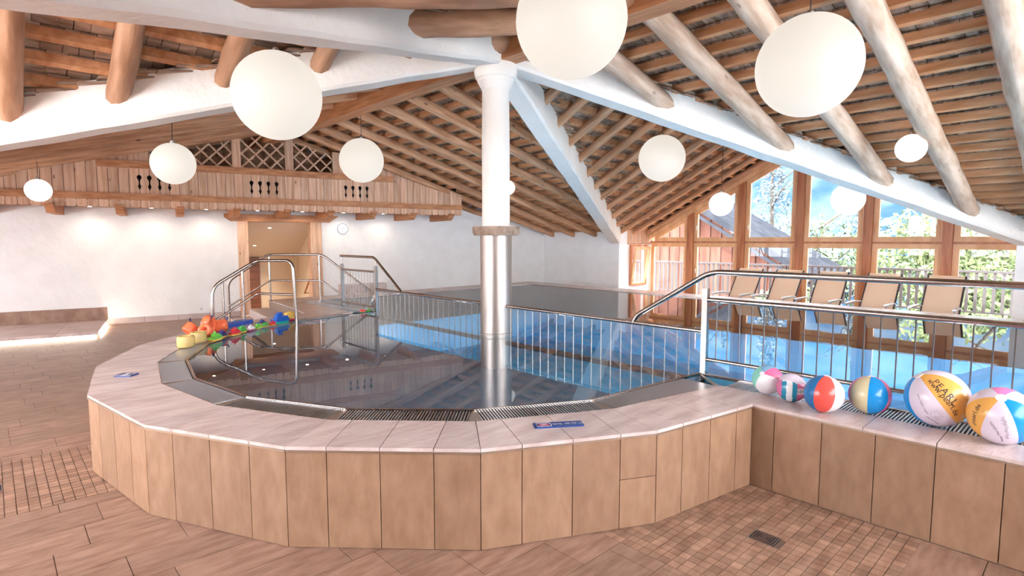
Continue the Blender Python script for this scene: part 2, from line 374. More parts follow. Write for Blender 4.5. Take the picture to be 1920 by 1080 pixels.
# ---- roof: decks, rafters, battens, shingles
ceiling = bpy.data.objects.new('ceiling', None); col.objects.link(ceiling); struct(ceiling, 'timber cross gable roof seen from below')
def P1(sx, sy): return lambda u, v, o=0.0: Vector((CX + sx * u, CY + sy * v, ZT - S1 * u + o))
def P2(sx, sy): return lambda u, v, o=0.0: Vector((CX + sx * v, CY + sy * u, ZT - S2 * u + o))
K = HX / HY
regions = []
for sx in (1, -1):
    for sy in (1, -1):
        regions.append(dict(P=P1(sx, sy), fam=1, sx=sx, sy=sy, umax=8.35, vmin=lambda u: u / K, vmax=9.6 if sy > 0 else 8.7, usq=lambda v: v * K))
        regions.append(dict(P=P2(sx, sy), fam=2, sx=sx, sy=sy, umax=4.3, vmin=lambda u: u * K, vmax=9.75 if sx > 0 else 8.2, usq=lambda v: v / K))
deck = MB()
for g in regions:
    P = g['P']; um, vm = g['umax'], g['vmax']
    if g['fam'] == 1: pts = [(0, 0), (um, um / K), (um, vm), (0, vm)]
    else: pts = [(0, 0), (um, um * K), (um, vm), (0, vm)]
    lo = [P(u, v, 0.17) for u, v in pts]; hi = [P(u, v, 0.27) for u, v in pts]
    deck.add(lo + hi, [(0, 1, 2, 3), (7, 6, 5, 4)] + [(i, (i + 1) % 4, 4 + (i + 1) % 4, 4 + i) for i in range(4)])
deck.build('roof_underlay', darkwood, ceiling, origin=(0, 0, 0))
def log(p, q, r, name, m, n=10, jit=0.08, square=False, taper=0.06):
    p, q = Vector(p), Vector(q); d = q - p; Lh = d.length; d.normalize()
    sd = d.cross(Vector((0, 0, 1))).normalized(); up = sd.cross(d); k = max(6, int(Lh / 0.22)); ph = random.uniform(0, 50)
    vs = []; fs = []
    for i in range(k + 1):
        t = i / k
        for j in range(n):
            a = 2 * PI * (j + 0.5) / n; rr = r * (1 + jit * mnoise.noise(Vector((t * Lh * 2.2 + ph, math.cos(a) * 1.1, math.sin(a) * 1.1))) * 1.6 - taper * (t - 0.5))
            cx, cz = math.cos(a), math.sin(a)
            if square: e = 0.45; cx, cz = math.copysign(abs(cx) ** e, cx), math.copysign(abs(cz) ** e, cz)
            vs.append(Vector((t * Lh, cx * rr, cz * rr)))
        if i: fs += [((i - 1) * n + j, (i - 1) * n + (j + 1) % n, i * n + (j + 1) % n, i * n + j) for j in range(n)]
    fs += [tuple(range(n - 1, -1, -1)), tuple(k * n + j for j in range(n))]
    mb = MB().add(vs, fs); me = mb.mesh(name, m, (0, 0, 0), True, 0.9)
    o = inst(name, me, ceiling, p); R = Matrix((d, -sd, up)).transposed(); o.rotation_euler = R.to_euler()
    return o
for g in regions:
    P, sx, sy = g['P'], g['sx'], g['sy']
    if g['fam'] == 1:
        if sy > 0: vs_, r, m, sq = [0.8 + 0.81 * k for k in range(10)], 0.072, rafter_m, True
        else: vs_, r, m, sq = [0.26, 1.08, 1.94, 2.76, 3.56, 4.4, 5.22, 6.04, 6.86, 7.7], 0.122, log_m, False
        for v in vs_:
            u1 = min(8.02, v * K)
            if u1 < 0.35: continue
            log(P(0.03, v, -r), P(u1, v, -r), r, 'rafter', m if not (sy < 0 and sx < 0) else log_o, square=sq, jit=0.10 if not sq else 0.05)
    else:
        if sx > 0:
            for k in range(15):
                v = 9.4 - 0.66 * k; u1 = min(4.12, v / K)
                if u1 < 0.3 or v < 0.4: continue
                r = 0.062; log(P(0.03, v, -r * 1.1), P(u1, v, -r * 1.1), r, 'rafter', rafter_m, square=True, jit=0.03, n=8)
        else:
            for v in (0.97, 1.8, 2.62, 3.48, 4.28, 5.1, 5.9, 6.7, 7.5):
                u1 = min(4.12, v / K); log(P(0.03, v, -0.10), P(u1, v, -0.10), 0.105, 'rafter', log_o, jit=0.09)
def bar(mb, P, u0, u1, v0, v1, o0, o1, up0=None):
    vs = [P(u, v, o) for u, v, o in ((u0, v0, o0), (u1, v0, up0 if up0 is not None else o0), (u1, v1, up0 if up0 is not None else o0), (u0, v1, o0))]
    th = o1 - o0; vs += [p + Vector((0, 0, th)) for p in vs]
    fs = [(0, 3, 2, 1), (4, 5, 6, 7), (0, 1, 5, 4), (1, 2, 6, 5), (2, 3, 7, 6), (3, 0, 4, 7)]
    mb.add(vs, fs)
PITCHB = 0.30
for g in regions:
    P = g['P']; um, vm = g['umax'], g['vmax']; u = 0.16
    while u < um - 0.05:
        v0 = g['vmin'](u) + 0.02
        if vm - v0 > 0.15:
            mb = MB(); bar(mb, P, u - 0.028, u + 0.028, v0, vm, -0.005, 0.075); mb.build('batten', batten_m, ceiling)
        u += PITCHB if g['fam'] == 1 else PITCHB * 0.92
cand = []
for g in regions:
    P = g['P']; um, vm = g['umax'], g['vmax']; u = 0.16; kk = 0
    step = (PITCHB if g['fam'] == 1 else PITCHB * 0.92) / 2
    back = (g['sx'] < 0 and g['sy'] < 0)
    mb = MB(); g['mb'] = mb
    while u < um:
        v = max(0.0, g['vmin'](max(0, u - 0.02)) - 0.15); o0 = 0.072 if kk % 2 == 0 else 0.098
        while v < vm:
            wd = random.uniform(0.10, 0.19); v1 = min(vm, v + wd)
            e = (P, u - 0.03 + random.uniform(-.012, .012), u + 0.33, v + 0.004, v1 - 0.004, o0 + random.uniform(0, .008))
            mid = P(u + 0.1, (v + v1) / 2, o0)
            near = g['fam'] == 1 and g['sx'] > 0 and g['sy'] < 0
            cand.append((mid.length if near and in_frame([mid], -10) else 99, e, mb)); v = v1
        u += step; kk += 1
cand.sort(key=lambda c: c[0])
for k, (d, e, mb) in enumerate(cand):
    P, u0, u1, v0, v1, o0 = e
    if k < 300:
        q = MB(); bar(q, P, u0, u1, v0, v1, o0, o0 + 0.018, o0 + 0.035); q.build('shingle', shingle_o, ceiling)
    else:
        mb.tone = random.random(); bar(mb, P, u0, u1, v0, v1, o0, o0 + 0.018, o0 + 0.035)
allsh = MB()
for g in regions:
    o = len(allsh.v); allsh.v += g['mb'].v; allsh.f += [[i + o for i in f] for f in g['mb'].f]; allsh.m += g['mb'].m; allsh.t += g['mb'].t
allsh.build('shingle_field', shingle_m, ceiling, origin=(0, 0, 0), kind='stuff')
# ridge beams
def ridge(p, q, lab):
    mb = MB(); mb.beam((0, 0, 0), ((Vector(q) - Vector(p)).length, 0, 0), 0.24, 0.30)
    o = inst('ridge_beam', mb.mesh('ridge_beam', pine_beam), None, p); o.rotation_euler = (0, 0, math.atan2(q[1] - p[1], q[0] - p[0])); tag(o, lab, 'beam', 'ridge beams')
ridge((CX, CY + 0.1, 3.94), (CX, 13.6, 3.94), 'orange pine ridge beam running from the column to the balcony gable')
ridge((CX, CY - 0.1, 3.94), (CX, -3.4, 3.94), 'orange pine ridge beam leaving the column above the big near lamp')
ridge((CX + 0.1, CY, 3.94), (14.1, CY, 3.94), 'pine ridge beam running from the column to the window gable')
ridge((CX - 0.1, CY, 3.94), (-3.4, CY, 3.94), 'pine ridge beam above the globe lamp at the upper left')
# ---- four white valley beams
def valley(sx, sy, lab, L=9.0):
    d = Vector((HX * sx, HY * sy, 0)).normalized(); n = Vector((-d.y, d.x, 0)); k = 60; sl = 0.2394
    prof = [(-0.15, 0.03), (-0.12, 0.0), (0.12, 0.0), (0.15, 0.03), (0.155, 0.22), (0.15, 0.46), (-0.15, 0.46), (-0.155, 0.22)]
    vs, fs = [], []; m = len(prof)
    for i in range(k + 1):
        s = 0.02 + (L - 0.02) * i / k
        for a, b in prof:
            p = Vector((CX, CY, 3.80 - sl * s)) + d * s + n * a + Vector((0, 0, b))
            j = mnoise.noise(p * 2.3) * 0.014
            vs.append(p + n * j + Vector((0, 0, mnoise.noise(p * 1.7 + Vector((9, 0, 0))) * 0.012)))
        if i: fs += [((i - 1) * m + j, (i - 1) * m + (j + 1) % m, i * m + (j + 1) % m, i * m + j) for j in range(m)]
    fs += [tuple(range(m - 1, -1, -1)), tuple(k * m + j for j in range(m))]
    o = MB().add(vs, fs).build('plaster_beam', plaster_beam, smooth=True, ang=0.7); tag(o, lab, 'beam', 'white plastered valley beams')
valley(-1, -1, 'white plastered beam across the top left corner, nearest the viewer', 9.0)
valley(-1, 1, 'white plastered beam behind the globe lamps on the left', 9.0)
valley(1, -1, 'white plastered beam slanting down in front of the glazed gable')
valley(1, 1, 'white plastered beam dropping steeply to the short white wall')
# ---- column
cl = thing('column', (CX, CY, 0.15), 'round white column with stainless steel foot standing in the water', 'column')
MB().lathe([(0.195, 0.15), (0.195, 0.60), (0.2, 0.605), (0.2, 0.62), (0.192, 0.625), (0.19, 1.82)], (CX, CY, 0), 40).build('steel_sleeve', steel_br, cl, True, 0.5)
MB().lathe([(0.17, 1.80), (0.265, 1.80), (0.283, 1.83), (0.285, 1.88), (0.285, 1.905), (0.17, 1.91)], (CX, CY, 0), 32).build('timber_ring', mat('ring_wood', (0.20, 0.12, 0.08), (0.36, 0.25, 0.18), scale=14, rough=0.6), cl, True, 0.5)
sh = MB().lathe([(0.166, 1.90), (0.168, 2.2), (0.166, 2.8), (0.16, 3.45), (0.16, 3.52)], (CX, CY, 0), 36)
for i, v in enumerate(sh.v): j = mnoise.noise(v * 3) * 0.006; sh.v[i] = v + Vector((v.x - CX, v.y - CY, 0)).normalized() * j
sh.build('shaft', plaster_beam, cl, True, 0.6)
MB().lathe([(0.16, 3.50), (0.175, 3.53), (0.20, 3.575), (0.215, 3.60), (0.215, 3.625), (0.235, 3.64), (0.25, 3.68), (0.255, 3.72), (0.25, 3.78), (0.23, 3.9)], (CX, CY, 0), 36).build('capital', plaster_beam, cl, True, 0.5)
# ================================================================== POOL
pool = struct(bpy.data.objects.new('pool_surround', None), 'raised pool surround of beige stone panels with pale stone coping'); col.objects.link(pool); pool.location = (PC[0], PC[1], 0)
V2 = lambda p: Vector((p[0], p[1], 0))
RC = (XR, 1.667)           # inside corner between round and straight wall
GC = (4.2, 2.06)           # its gutter corner
WC = (4.47, 2.38)          # its water corner
angs = [252 - 18 * k for k in range(0, 10)]      # 252 ... 90
outer = [RC] + [pv(a, RO) for a in angs]
inner = [GC] + [pv(a, RG) for a in angs]
water = [WC] + [pv(a, RW) for a in angs]
core = MB()
for i in range(len(outer) - 1):
    o0, o1, g0, g1, w0, w1 = outer[i], outer[i + 1], inner[i], inner[i + 1], water[i], water[i + 1]
    sh_ = lambda p: lerp(p, PC, 0.014 / RO)
    core.prism([sh_(o0), sh_(o1), g1, g0], -0.01, H - 0.021)
core.prism([(XR + 0.014, RC[1]), GC, (4.2, -3.3), (XR + 0.014, -3.3)], -0.01, H - 0.021)
deckp = [(3.58, 8.62), (4.0, 8.69), (4.0, 8.215), (4.2, 8.215), (4.2, 10.2), (10.22, 10.2), (10.22, -3.3), (10.95, -3.3), (10.95, 11.0), (3.9, 11.05)]
core.prism(deckp, -0.01, H - 0.021)
core.build('core', grout_l, pool, origin=(0, 0, 0))
gut = MB()
for i in range(len(outer) - 1): gut.prism([inner[i], inner[i + 1], water[i + 1], water[i]], 0.1, H - 0.075)
gut.prism([GC, WC, (4.47, -3.3), (4.2, -3.3)], 0.1, H - 0.075); gut.prism([(4.2, 8.215), (4.5, 7.97), (4.5, 10.2), (4.2, 10.2)], 0.1, H - 0.075)
gut.prism([(4.0, 8.215), (4.2, 8.215), (4.5, 7.97), (4.0, 7.97)], 0.1, H - 0.075)
gut.build('gutter_channel', gutter_m, pool, origin=(0, 0, 0))
# wall panels, coping stones, metal edge
TS = [0.0, 0.262, 0.565, 0.868, None]
def edge_pieces(o0, o1, g0, g1, ts, split=None):
    A, B = V2(o0), V2(o1); L = (B - A).length; d = (B - A) / L; n = Vector((d.y, -d.x, 0))
    if n.dot(V2(PC) - A) > 0: n = -n
    G0, G1 = V2(g0), V2(g1); gd = (G1 - G0).normalized(); gl = (G1 - G0).length
    cuts = [t for t in ts if t is not None and t < L - 0.03] + [L]
    def gin(t):
        if t <= 1e-6: return G0
        if t >= L - 1e-6: return G1
        p = A + d * t; s = (p - G0).dot(gd); return G0 + gd * max(0.0, min(gl, s))
    for k in range(len(cuts) - 1):
        t0, t1 = cuts[k] + 0.0025, cuts[k + 1] - 0.0025
        zz = [(0.004, H - 0.030)] if split != k else [(0.004, 0.305), (0.31, H - 0.030)]
        for z0, z1 in zz:
            c = A + d * ((t0 + t1) / 2) - n * 0.006; rz = math.atan2(d.y, d.x)
            MB().box((c.x, c.y, (z0 + z1) / 2), (t1 - t0, 0.014, z1 - z0), rz).build('wall_panel', stone_wall, pool)
        a, b = A + d * t0 + n * 0.004, A + d * t1 + n * 0.004
        if cuts[k] <= 1e-6: a = A + n * 0.004 + d * 0.001
        if cuts[k + 1] >= L - 1e-6: b = B + n * 0.004 - d * 0.001
        ia, ib = gin(cuts[k]), gin(cuts[k + 1])
        ins = gd * 0.0025
        if (ib - ia).length > 0.01: ia, ib = ia + ins, ib - ins
        MB().prism([(a.x, a.y), (b.x, b.y), (ib.x, ib.y), (ia.x, ia.y)], H - 0.020, H).build('coping_stone', stone_top, pool)
    tr = MB(); tr.beam(A + n * 0.0035 + Vector((0, 0, H - 0.025)), B + n * 0.0035 + Vector((0, 0, H - 0.025)), 0.012, 0.009)
    tr.build('edge_trim', trim_m, pool)
for i in range(len(outer) - 1):
    if i == 0: ts = [0.0, 0.185, 0.47, 0.75]
    elif i == 1: ts = [0.0, 0.245, 0.55, 0.86]
    else: ts = TS
    edge_pieces(outer[i], outer[i + 1], inner[i], inner[i + 1], ts, split=0 if i == 1 else None)
yr = [RC[1], 1.512, 1.212, 0.911, 0.612, 0.313, 0.013, -0.287, -0.587, -0.887]
for k in range(len(yr) - 1):
    a, b = yr[k] - 0.0025, yr[k + 1] + 0.0025
    MB().box2((XR - 0.001, b, 0.004), (XR + 0.013, a, H - 0.030)).build('wall_panel', stone_wall, pool)
yc = [None, 0.98, 0.61, 0.01, -0.59, -1.2]
for k in range(len(yc) - 1):
    if k == 0: pl = [(XR - 0.004, RC[1]), (4.2, GC[1]), (4.2, yc[1] + .0025), (XR - 0.004, yc[1] + .0025)]
    else: pl = [(XR - 0.004, yc[k] - .0025), (4.2, yc[k] - .0025), (4.2, yc[k + 1] + .0025), (XR - 0.004, yc[k + 1] + .0025)]
    MB().prism(pl, H - 0.020, H).build('coping_stone', stone_top, pool)
MB().beam((XR - 0.003, RC[1], H - 0.025), (XR - 0.003, -1.2, H - 0.025), 0.012, 0.009).build('edge_trim', trim_m, pool)
# coping stones of the landing and of the far pool edges
for pl in ([(3.58, 8.625), (4.0, 8.695), (4.0, 8.22), (4.197, 8.22), (4.197, 9.1), (3.672, 9.1)], [(3.673, 9.105), (4.197, 9.105), (4.197, 9.65), (3.737, 9.65)], [(3.738, 9.655), (4.197, 9.655), (4.197, 10.2), (3.803, 10.2)], [(3.804, 10.205), (4.3, 10.205), (4.3, 11.04), (3.9, 11.045)]):
    MB().prism(pl, H - 0.020, H).build('coping_stone', stone_top, pool)
for k in range(10):
    x = 4.305 + 0.6 * k; MB().box2((x, 10.32, H - 0.02), (min(x + 0.595, 10.22), 11.03, H)).build('coping_stone', stone_top, pool)
for k in range(20):
    y = 10.99 - 0.6 * k; MB().box2((10.34, y - 0.595, H - 0.02), (10.955, y, H)).build('coping_stone', stone_top, pool)
fg = MB().box2((4.5, 10.2, H - 0.025), (10.22, 10.32, H - 0.012)); fg.box2((10.22, -3.3, H - 0.025), (10.34, 10.32, H - 0.012)); fg.build('far_gutter', blue_mat, pool)
rm = MB()
for i in range(len(water) - 1): rm.beam((*water[i], H - 0.008), (*water[i + 1], H - 0.008), 0.022, 0.022)
rm.beam((*WC, H - 0.008), (4.47, -3.3, H - 0.008), 0.03, 0.022); rm.beam((4.5, 10.2, H - 0.006), (10.22, 10.2, H - 0.006), 0.02, 0.02); rm.beam((10.22, 10.2, H - 0.006), (10.22, -3.3, H - 0.006), 0.02, 0.02)
rm.beam((*water[-1], H - 0.008), (4.5, 7.97, H - 0.008), 0.022, 0.022); rm.beam((4.5, 7.97, H - 0.008), (4.5, 10.2, H - 0.008), 0.022, 0.022)
rm.build('steel_rim', steel, pool, origin=(0, 0, 0))
# basin
bs = MB(); wp = water[::-1]
ring = water + [(4.5, 7.97), (4.5, 2.38)]
bs.add([(p[0], p[1], 0.2) for p in ring], [tuple(range(len(ring)))], 1)
for i in range(len(water) - 1): a, b = water[i], water[i + 1]; bs.add([(*a, 0.2), (*b, 0.2), (*b, H), (*a, H)], [(0, 1, 2, 3)], 1)
bs.add([(4.5, -3.3, -.75), (10.22, -3.3, -.75), (10.22, 10.2, -.75), (4.5, 10.2, -.75)], [(0, 1, 2, 3)], 0)
for a, b, z1 in (((4.5, 2.38), (4.5, 7.97), 0.2), ((4.5, -3.3), (4.5, 2.38), H), ((4.5, 7.97), (4.5, 10.2), H), ((4.5, 10.2), (10.22, 10.2), H), ((10.22, 10.2), (10.22, -3.3), H)):
    bs.add([(*a, -.75), (*b, -.75), (*b, z1), (*a, z1)], [(0, 1, 2, 3)], 0)
bs.build('basin', [basin_m, steelfloor], pool, origin=(0, 0, 0))
MB().beam((4.5, 2.38, 0.51), (4.5, 7.97, 0.51), 0.05, 0.05).build('submerged_sill', steel, pool)
wpoly = [pv(a, RW) for a in angs[::-1]] + [WC, (4.5, 2.38), (4.5, -3.3), (10.22, -3.3), (10.22, 10.2), (4.5, 10.2), (4.5, 7.97)]
wm = MB().add([(p[0], p[1], H - 0.006) for p in wpoly], [tuple(range(len(wpoly)))])
tag(wm.build('pool_water', water_m, origin=(6, 5, H - 0.006)), 'still clear water filling the wading pool and the blue main pool', 'water', kind='stuff')
# gutter grates
def grate(g0, g1, w0, w1, lab, sp=0.0205, along=False):
    G0, G1, W0, W1 = map(V2, (g0, g1, w0, w1)); zc = H - 0.014
    gd = (G1 - G0); L = gd.length; d = gd / L
    t = thing('gutter_grate', ((G0.x + W1.x) / 2, (G0.y + W1.y) / 2, H - 0.03), lab, 'drain grate', 'pool gutter grates')
    sl = MB(); wd = (W1 - W0).normalized(); wl_ = (W1 - W0).length
    nrm = Vector((-d.y, d.x, 0)); nrm = nrm if nrm.dot(W0 - G0) > 0 else -nrm
    k = 0.04
    while k < L - 0.03:
        a = G0 + d * k; s = (a - W0).dot(wd)
        if 0.01 < s < wl_ - 0.01:
            b = W0 + wd * s
            sl.beam(a + nrm * 0.008 + Vector((0, 0, zc)), b - nrm * 0.018 + Vector((0, 0, zc)), 0.0105, 0.02)
        k += sp
    if sl.v: sl.build('slats', grate_m, t, kind='stuff')
    fr = MB(); fr.beam(G0 + nrm * 0.004 + Vector((0, 0, zc)), G1 + nrm * 0.004 + Vector((0, 0, zc)), 0.008, 0.024)
    fr.build('frame', steel, t)
    if not along:
        for A, B, sg in ((G0, W0, 1), (G1, W1, -1)):
            q = A + d * sg * 0.055
            MB().prism([(A.x, A.y), (q.x, q.y), (B.x + d.x * sg * 0.012, B.y + d.y * sg * 0.012), (B.x, B.y)], H - 0.012, H - 0.006).build('corner_plate', steel_br, t)
    return t
gl_ = ['steel gutter grate at the inside corner by the tall railing', 'steel gutter grate beside the long blue sign', 'steel gutter grate in the middle of the near pool rim', 'steel gutter grate just left of the nearest rim bend', 'steel gutter grate on the left curve of the rim', 'dark steel gutter grate on the far left of the rim', 'steel gutter grate beside the yellow arm floats', 'steel gutter grate under the orange armbands', 'steel gutter grate under the row of toy boats', 'steel gutter grate at the water post by the landing']
for i in range(len(water) - 1): grate(inner[i], inner[i + 1], water[i], water[i + 1], gl_[i])
grate(GC, (4.2, -1.0), WC, (4.47, -1.0), 'long straight steel gutter grate under the beach balls', along=True)
grate((4.2, 10.2), (4.2, 8.25), (4.5, 10.2), (4.5, 8.0), 'bluish steel grate along the landing above the main pool', along=True)
# steps up to the landing
stp = thing('pool_steps', (3.0, 9.9, 0), 'beige stone steps climbing to the landing between the handrails', 'steps')
for k, z in ((0, 0.445), (1, 0.297), (2, 0.149)):
    x = lambda y, o: 3.58 + 0.1217 * (y - 8.62) - o
    o0, o1 = 0.34 * k, 0.34 * (k + 1)
    ya = 8.66
    MB().prism([(x(ya, o0), ya), (x(ya, o1), ya), (x(11.05, o1), 11.05), (x(11.05, o0), 11.05)], 0.0, z).build('step', stone_top, stp)
# ================================================================== RAILINGS
def railing(name, label, loc): return thing(name, loc, label, 'railing', 'stainless pool railings')
def add_tube(parent, name, path, r, fr=0.08, n=12, m=None): return MB().tube(fillet(path, fr), r, n).build(name, m or steel, parent, True, 0.8)
BR = {}
steel_bar = plain('stainless_bar', (0.22, 0.20, 0.19), 0.35, 1.0)
def baluster(parent, x, y, z0, z1, r=0.005):
    key = round(z1 - z0, 4), r
    if key not in BR: BR[key] = MB().tube([(0, 0, 0), (0, 0, z1 - z0)], r, 6).mesh('baluster', steel_bar, (0, 0, 0), True, 0.8)
    inst('baluster', BR[key], parent, (x, y, z0))
# low fence between the pools
lf = railing('pool_fence', 'low barred steel fence crossing the water through the column', (XF, 5.1, 0.2))
add_tube(lf, 'top_rail', [(XF, 8.0, 0.955), (XF, 5.27, 0.955)], 0.021); add_tube(lf, 'top_rail', [(XF, 4.93, 0.955), (XF, 2.36, 0.955)], 0.021)
y = 7.9
while y > 2.42:
    if abs(y - 5.1) > 0.2: baluster(lf, XF, y, 0.2, 0.945)
    y -= 0.1225
# gate-like panel beside the landing
gp = railing('guard_rail', 'barred steel guard panel beside the landing with a falling handrail', (XF, 8.6, 0.2))
add_tube(gp, 'handrail', [(XF, 9.22, 1.468), (XF, 8.05, 1.468), (XF, 7.27, 0.975)], 0.021)
for yy in (9.17, 8.0):
    po_ = MB().box2((XF - 0.022, yy - 0.022, 0.2), (XF + 0.022, yy + 0.022, 1.33)).build('post', steel, gp); add_tube(po_, 'post_pin', [(XF, yy, 1.32), (XF, yy, 1.46)], 0.009)
add_tube(gp, 'rail', [(XF, 9.17, 1.235), (XF, 8.0, 1.235)], 0.017); add_tube(gp, 'rail', [(XF, 9.17, 0.665), (XF, 8.0, 0.665)], 0.017)
for k in range(11): baluster(gp, XF, 9.07 - 0.0985 * k, 0.665, 1.235)
# tall railing behind the balls
tf = railing('guard_rail', 'tall steel railing with upper and middle rail behind the beach balls', (XF, 1.0, 0.45))
add_tube(tf, 'handrail', [(XF, 3.1, 0.955), (XF, 3.06, 1.03), (XF, 2.33, 1.475), (XF, -1.2, 1.475)], 0.024, 0.1)
po_ = MB().box2((XF - 0.024, 2.34, 0.3), (XF + 0.024, 2.388, 1.33)).build('post', steel, tf); add_tube(po_, 'post_pin', [(XF, 2.364, 1.32), (XF, 2.364, 1.465)], 0.009)
add_tube(tf, 'rail', [(XF, 2.36, 1.235), (XF, -1.2, 1.235)], 0.021); add_tube(tf, 'rail', [(XF, 2.36, 0.715), (XF, -1.2, 0.715)], 0.017)
MB().box2((XF - 0.024, -0.62, 0.3), (XF + 0.024, -0.57, 1.33)).build('post', steel, tf)
for k in range(34): baluster(tf, XF, 2.26 - 0.1 * k, 0.715, 1.235)
# front handrail from the water over the coping down the steps
fr_ = railing('handrail', 'looped steel handrail standing in the wading pool and running down the steps', (2.7, 8.2, 0))
add_tube(fr_, 'top_rail', [(3.11, 7.74, 0.2), (3.07, 7.74, 1.462), (2.80, 8.38, 1.452), (2.23, 8.46, 1.10), (2.20, 8.46, 0.0)], 0.021, 0.13)
add_tube(fr_, 'middle_rail', [(3.085, 7.74, 0.985), (2.80, 8.39, 0.975), (2.21, 8.46, 0.60)], 0.016)
add_tube(fr_, 'post', [(2.62, 8.42, 0.1), (2.62, 8.42, 1.34)], 0.016); add_tube(fr_, 'post', [(2.36, 8.45, 0.0), (2.36, 8.45, 1.18)], 0.016)
# back handrail over the landing into the main pool
br_ = railing('handrail', 'long steel handrail crossing the landing behind and dipping into the main pool', (4.1, 10.4, 0))
add_tube(br_, 'top_rail', [(3.27, 11.36, 0.0), (3.27, 11.35, 0.96), (3.80, 10.75, 1.472), (4.55, 10.06, 1.472), (5.28, 9.39, 0.70), (5.05, 9.55, 0.35)], 0.021, 0.12)
add_tube(br_, 'middle_rail', [(3.27, 11.35, 0.50), (3.83, 10.74, 0.99), (4.53, 10.07, 0.99), (4.98, 9.66, 0.53)], 0.016)
for p in ((3.83, 10.76), (4.50, 10.09)):
    pb_ = add_tube(br_, 'post', [(*p, H), (*p, 1.46)], 0.018); MB().lathe([(0.045, H), (0.045, H + 0.012), (0.02, H + 0.02)], (*p, 0), 16).build('flange', steel, pb_, True, 0.5)
# ================================================================== WINDOW GABLE
def inset(poly, d):
    n = len(poly); out = []
    a = sum(poly[i][0] * poly[(i + 1) % n][1] - poly[(i + 1) % n][0] * poly[i][1] for i in range(n)); s = 1 if a > 0 else -1
    for i in range(n):
        p0, p1, p2 = Vector(poly[i - 1]), Vector(poly[i]), Vector(poly[(i + 1) % n])
        d1, d2 = (p1 - p0).normalized(), (p2 - p1).normalized()
        n1, n2 = Vector((-d1.y, d1.x)) * s, Vector((-d2.y, d2.x)) * s
        k = (n1 + n2) / max(0.15, 1 + n1.dot(n2)); out.append(tuple(p1 + k * d))
    return out
def ringframe(mb, outer_, d, O, U, V, th, mi=0):
    inn = inset(outer_, d); O, U, V = Vector(O), Vector(U), Vector(V); W = U.cross(V).normalized() * th; n = len(outer_)
    f = lambda p, t: O + U * p[0] + V * p[1] + W * t
    vs = [f(p, 0) for p in outer_] + [f(p, 0) for p in inn] + [f(p, 1) for p in outer_] + [f(p, 1) for p in inn]
    fs = []
    for i in range(n):
        j = (i + 1) % n
        fs += [(i, j, n + j, n + i), (2 * n + i, 3 * n + i, 3 * n + j, 2 * n + j), (i, 2 * n + i, 2 * n + j, j), (n + i, n + j, 3 * n + j, 3 * n + i)]
    mb.add(vs, fs); return inn
def window(nm, poly, O, U, V, label, handle=None):
    c = Vector(O) + Vector(U) * (sum(p[0] for p in poly) / len(poly)) + Vector(V) * min(p[1] for p in poly)
    w_ = bpy.data.objects.new(nm, None); col.objects.link(w_); w_.location = c; struct(w_, label)
    mb = MB(); inn = ringframe(mb, poly, 0.055, O, U, V, 0.08); mb.build('frame', win_wood, w_)
    W = Vector(U).cross(Vector(V)).normalized()
    mb = MB(); O2 = Vector(O) - W * 0.012; inn2 = ringframe(mb, inset(poly, 0.05), 0.06, O2, U, V, 0.06); sash = mb.build('sash', win_wood, w_)
    mb = MB(); mb.extrude(inn2, Vector(O) + W * 0.02, U, V, 0.006); mb.build('pane', glass, w_)
    if handle:
        hb = MB(); h0 = Vector(O) + Vector(U) * handle[0] + Vector(V) * handle[1] - W * 0.03
        hb.tube(fillet([h0 + W * 0.025, h0 - W * 0.02, h0 - W * 0.02 - Vector((0, 0, 0.10))], 0.02), 0.008, 8); hb.build('handle', white_p, sash, True)
    return w_
wy = [9.12, 7.87, 6.46, 5.06, 3.65, 2.25, 1.08]
zh = lambda y: 3.885 - S2 * abs(y - CY)
names = ['leftmost', 'second from the left', 'third from the left', 'fourth from the left', 'fifth from the left', 'rightmost']
# local axes: U towards -Y (to the right in view), V up; U x V points to -X?  U=(0,-1,0), V=(0,0,1) -> W=(-1,0,0)
k = 0
for i in range(6):
    ya, yb = wy[i] - (0.09 if i else 0.0), wy[i + 1] + (0.09 if i < 5 else 0.0)
    k += 1
    O = (XW, 0, 0); U = (0, 1, 0); V = (0, 0, 1)      # W = (+1,0,0): outward
    lowp = [(yb, 0.13), (ya, 0.13), (ya, 1.665), (yb, 1.665)]
    window('window_%d' % k, lowp, O, U, V, 'lower timber framed window, %s in the glazed gable' % names[i], (ya - 0.09 if i in (1,) else yb + 0.09, 0.95) if i < 3 else None)
    k += 1
    up = [(yb, 1.70), (ya, 1.70), (ya, max(1.74, zh(ya))), (yb, max(1.74, zh(yb)))]
    if i == 0: up = [(yb, 1.70), (9.0, 1.70), (9.0, 1.86), (yb, zh(yb))]
    if i == 5: up = [(1.2, 1.70), (ya, 1.70), (ya, zh(ya)), (1.2, 1.86)]
    window('window_%d' % k, up, O, U, V, 'upper slanted timber framed window, %s in the glazed gable' % names[i], (ya - 0.09, 2.1) if i in (1, 2) else ((yb + 0.09, 2.15) if i in (3, 4) else None))
pn = ['first', 'second', 'third', 'fourth', 'fifth']
for i in range(1, 6):
    y = wy[i]; p = thing('timber_post', (XW, y, 0), 'dark red brown timber post of the glazed gable, %s from the left' % pn[i - 1], 'post', 'timber posts of the glazed gable')
    MB().box2((XW - 0.06, y - 0.085, 0), (XW + 0.12, y + 0.085, zh(y) + 0.06)).build('shaft', post_wood, p)
    for s in (-1, 1):
        MB().box2((XW - 0.068, y + s * 0.055, 0), (XW - 0.058, y + s * 0.085, zh(y) + 0.02)).build('edge_strip', post_wood, p)
struct(MB().box2((XW - 0.02, 1.05, 0.0), (XW + 0.12, 9.15, 0.13)).build('trim_2', post_wood), 'timber sill under the glazed gable')
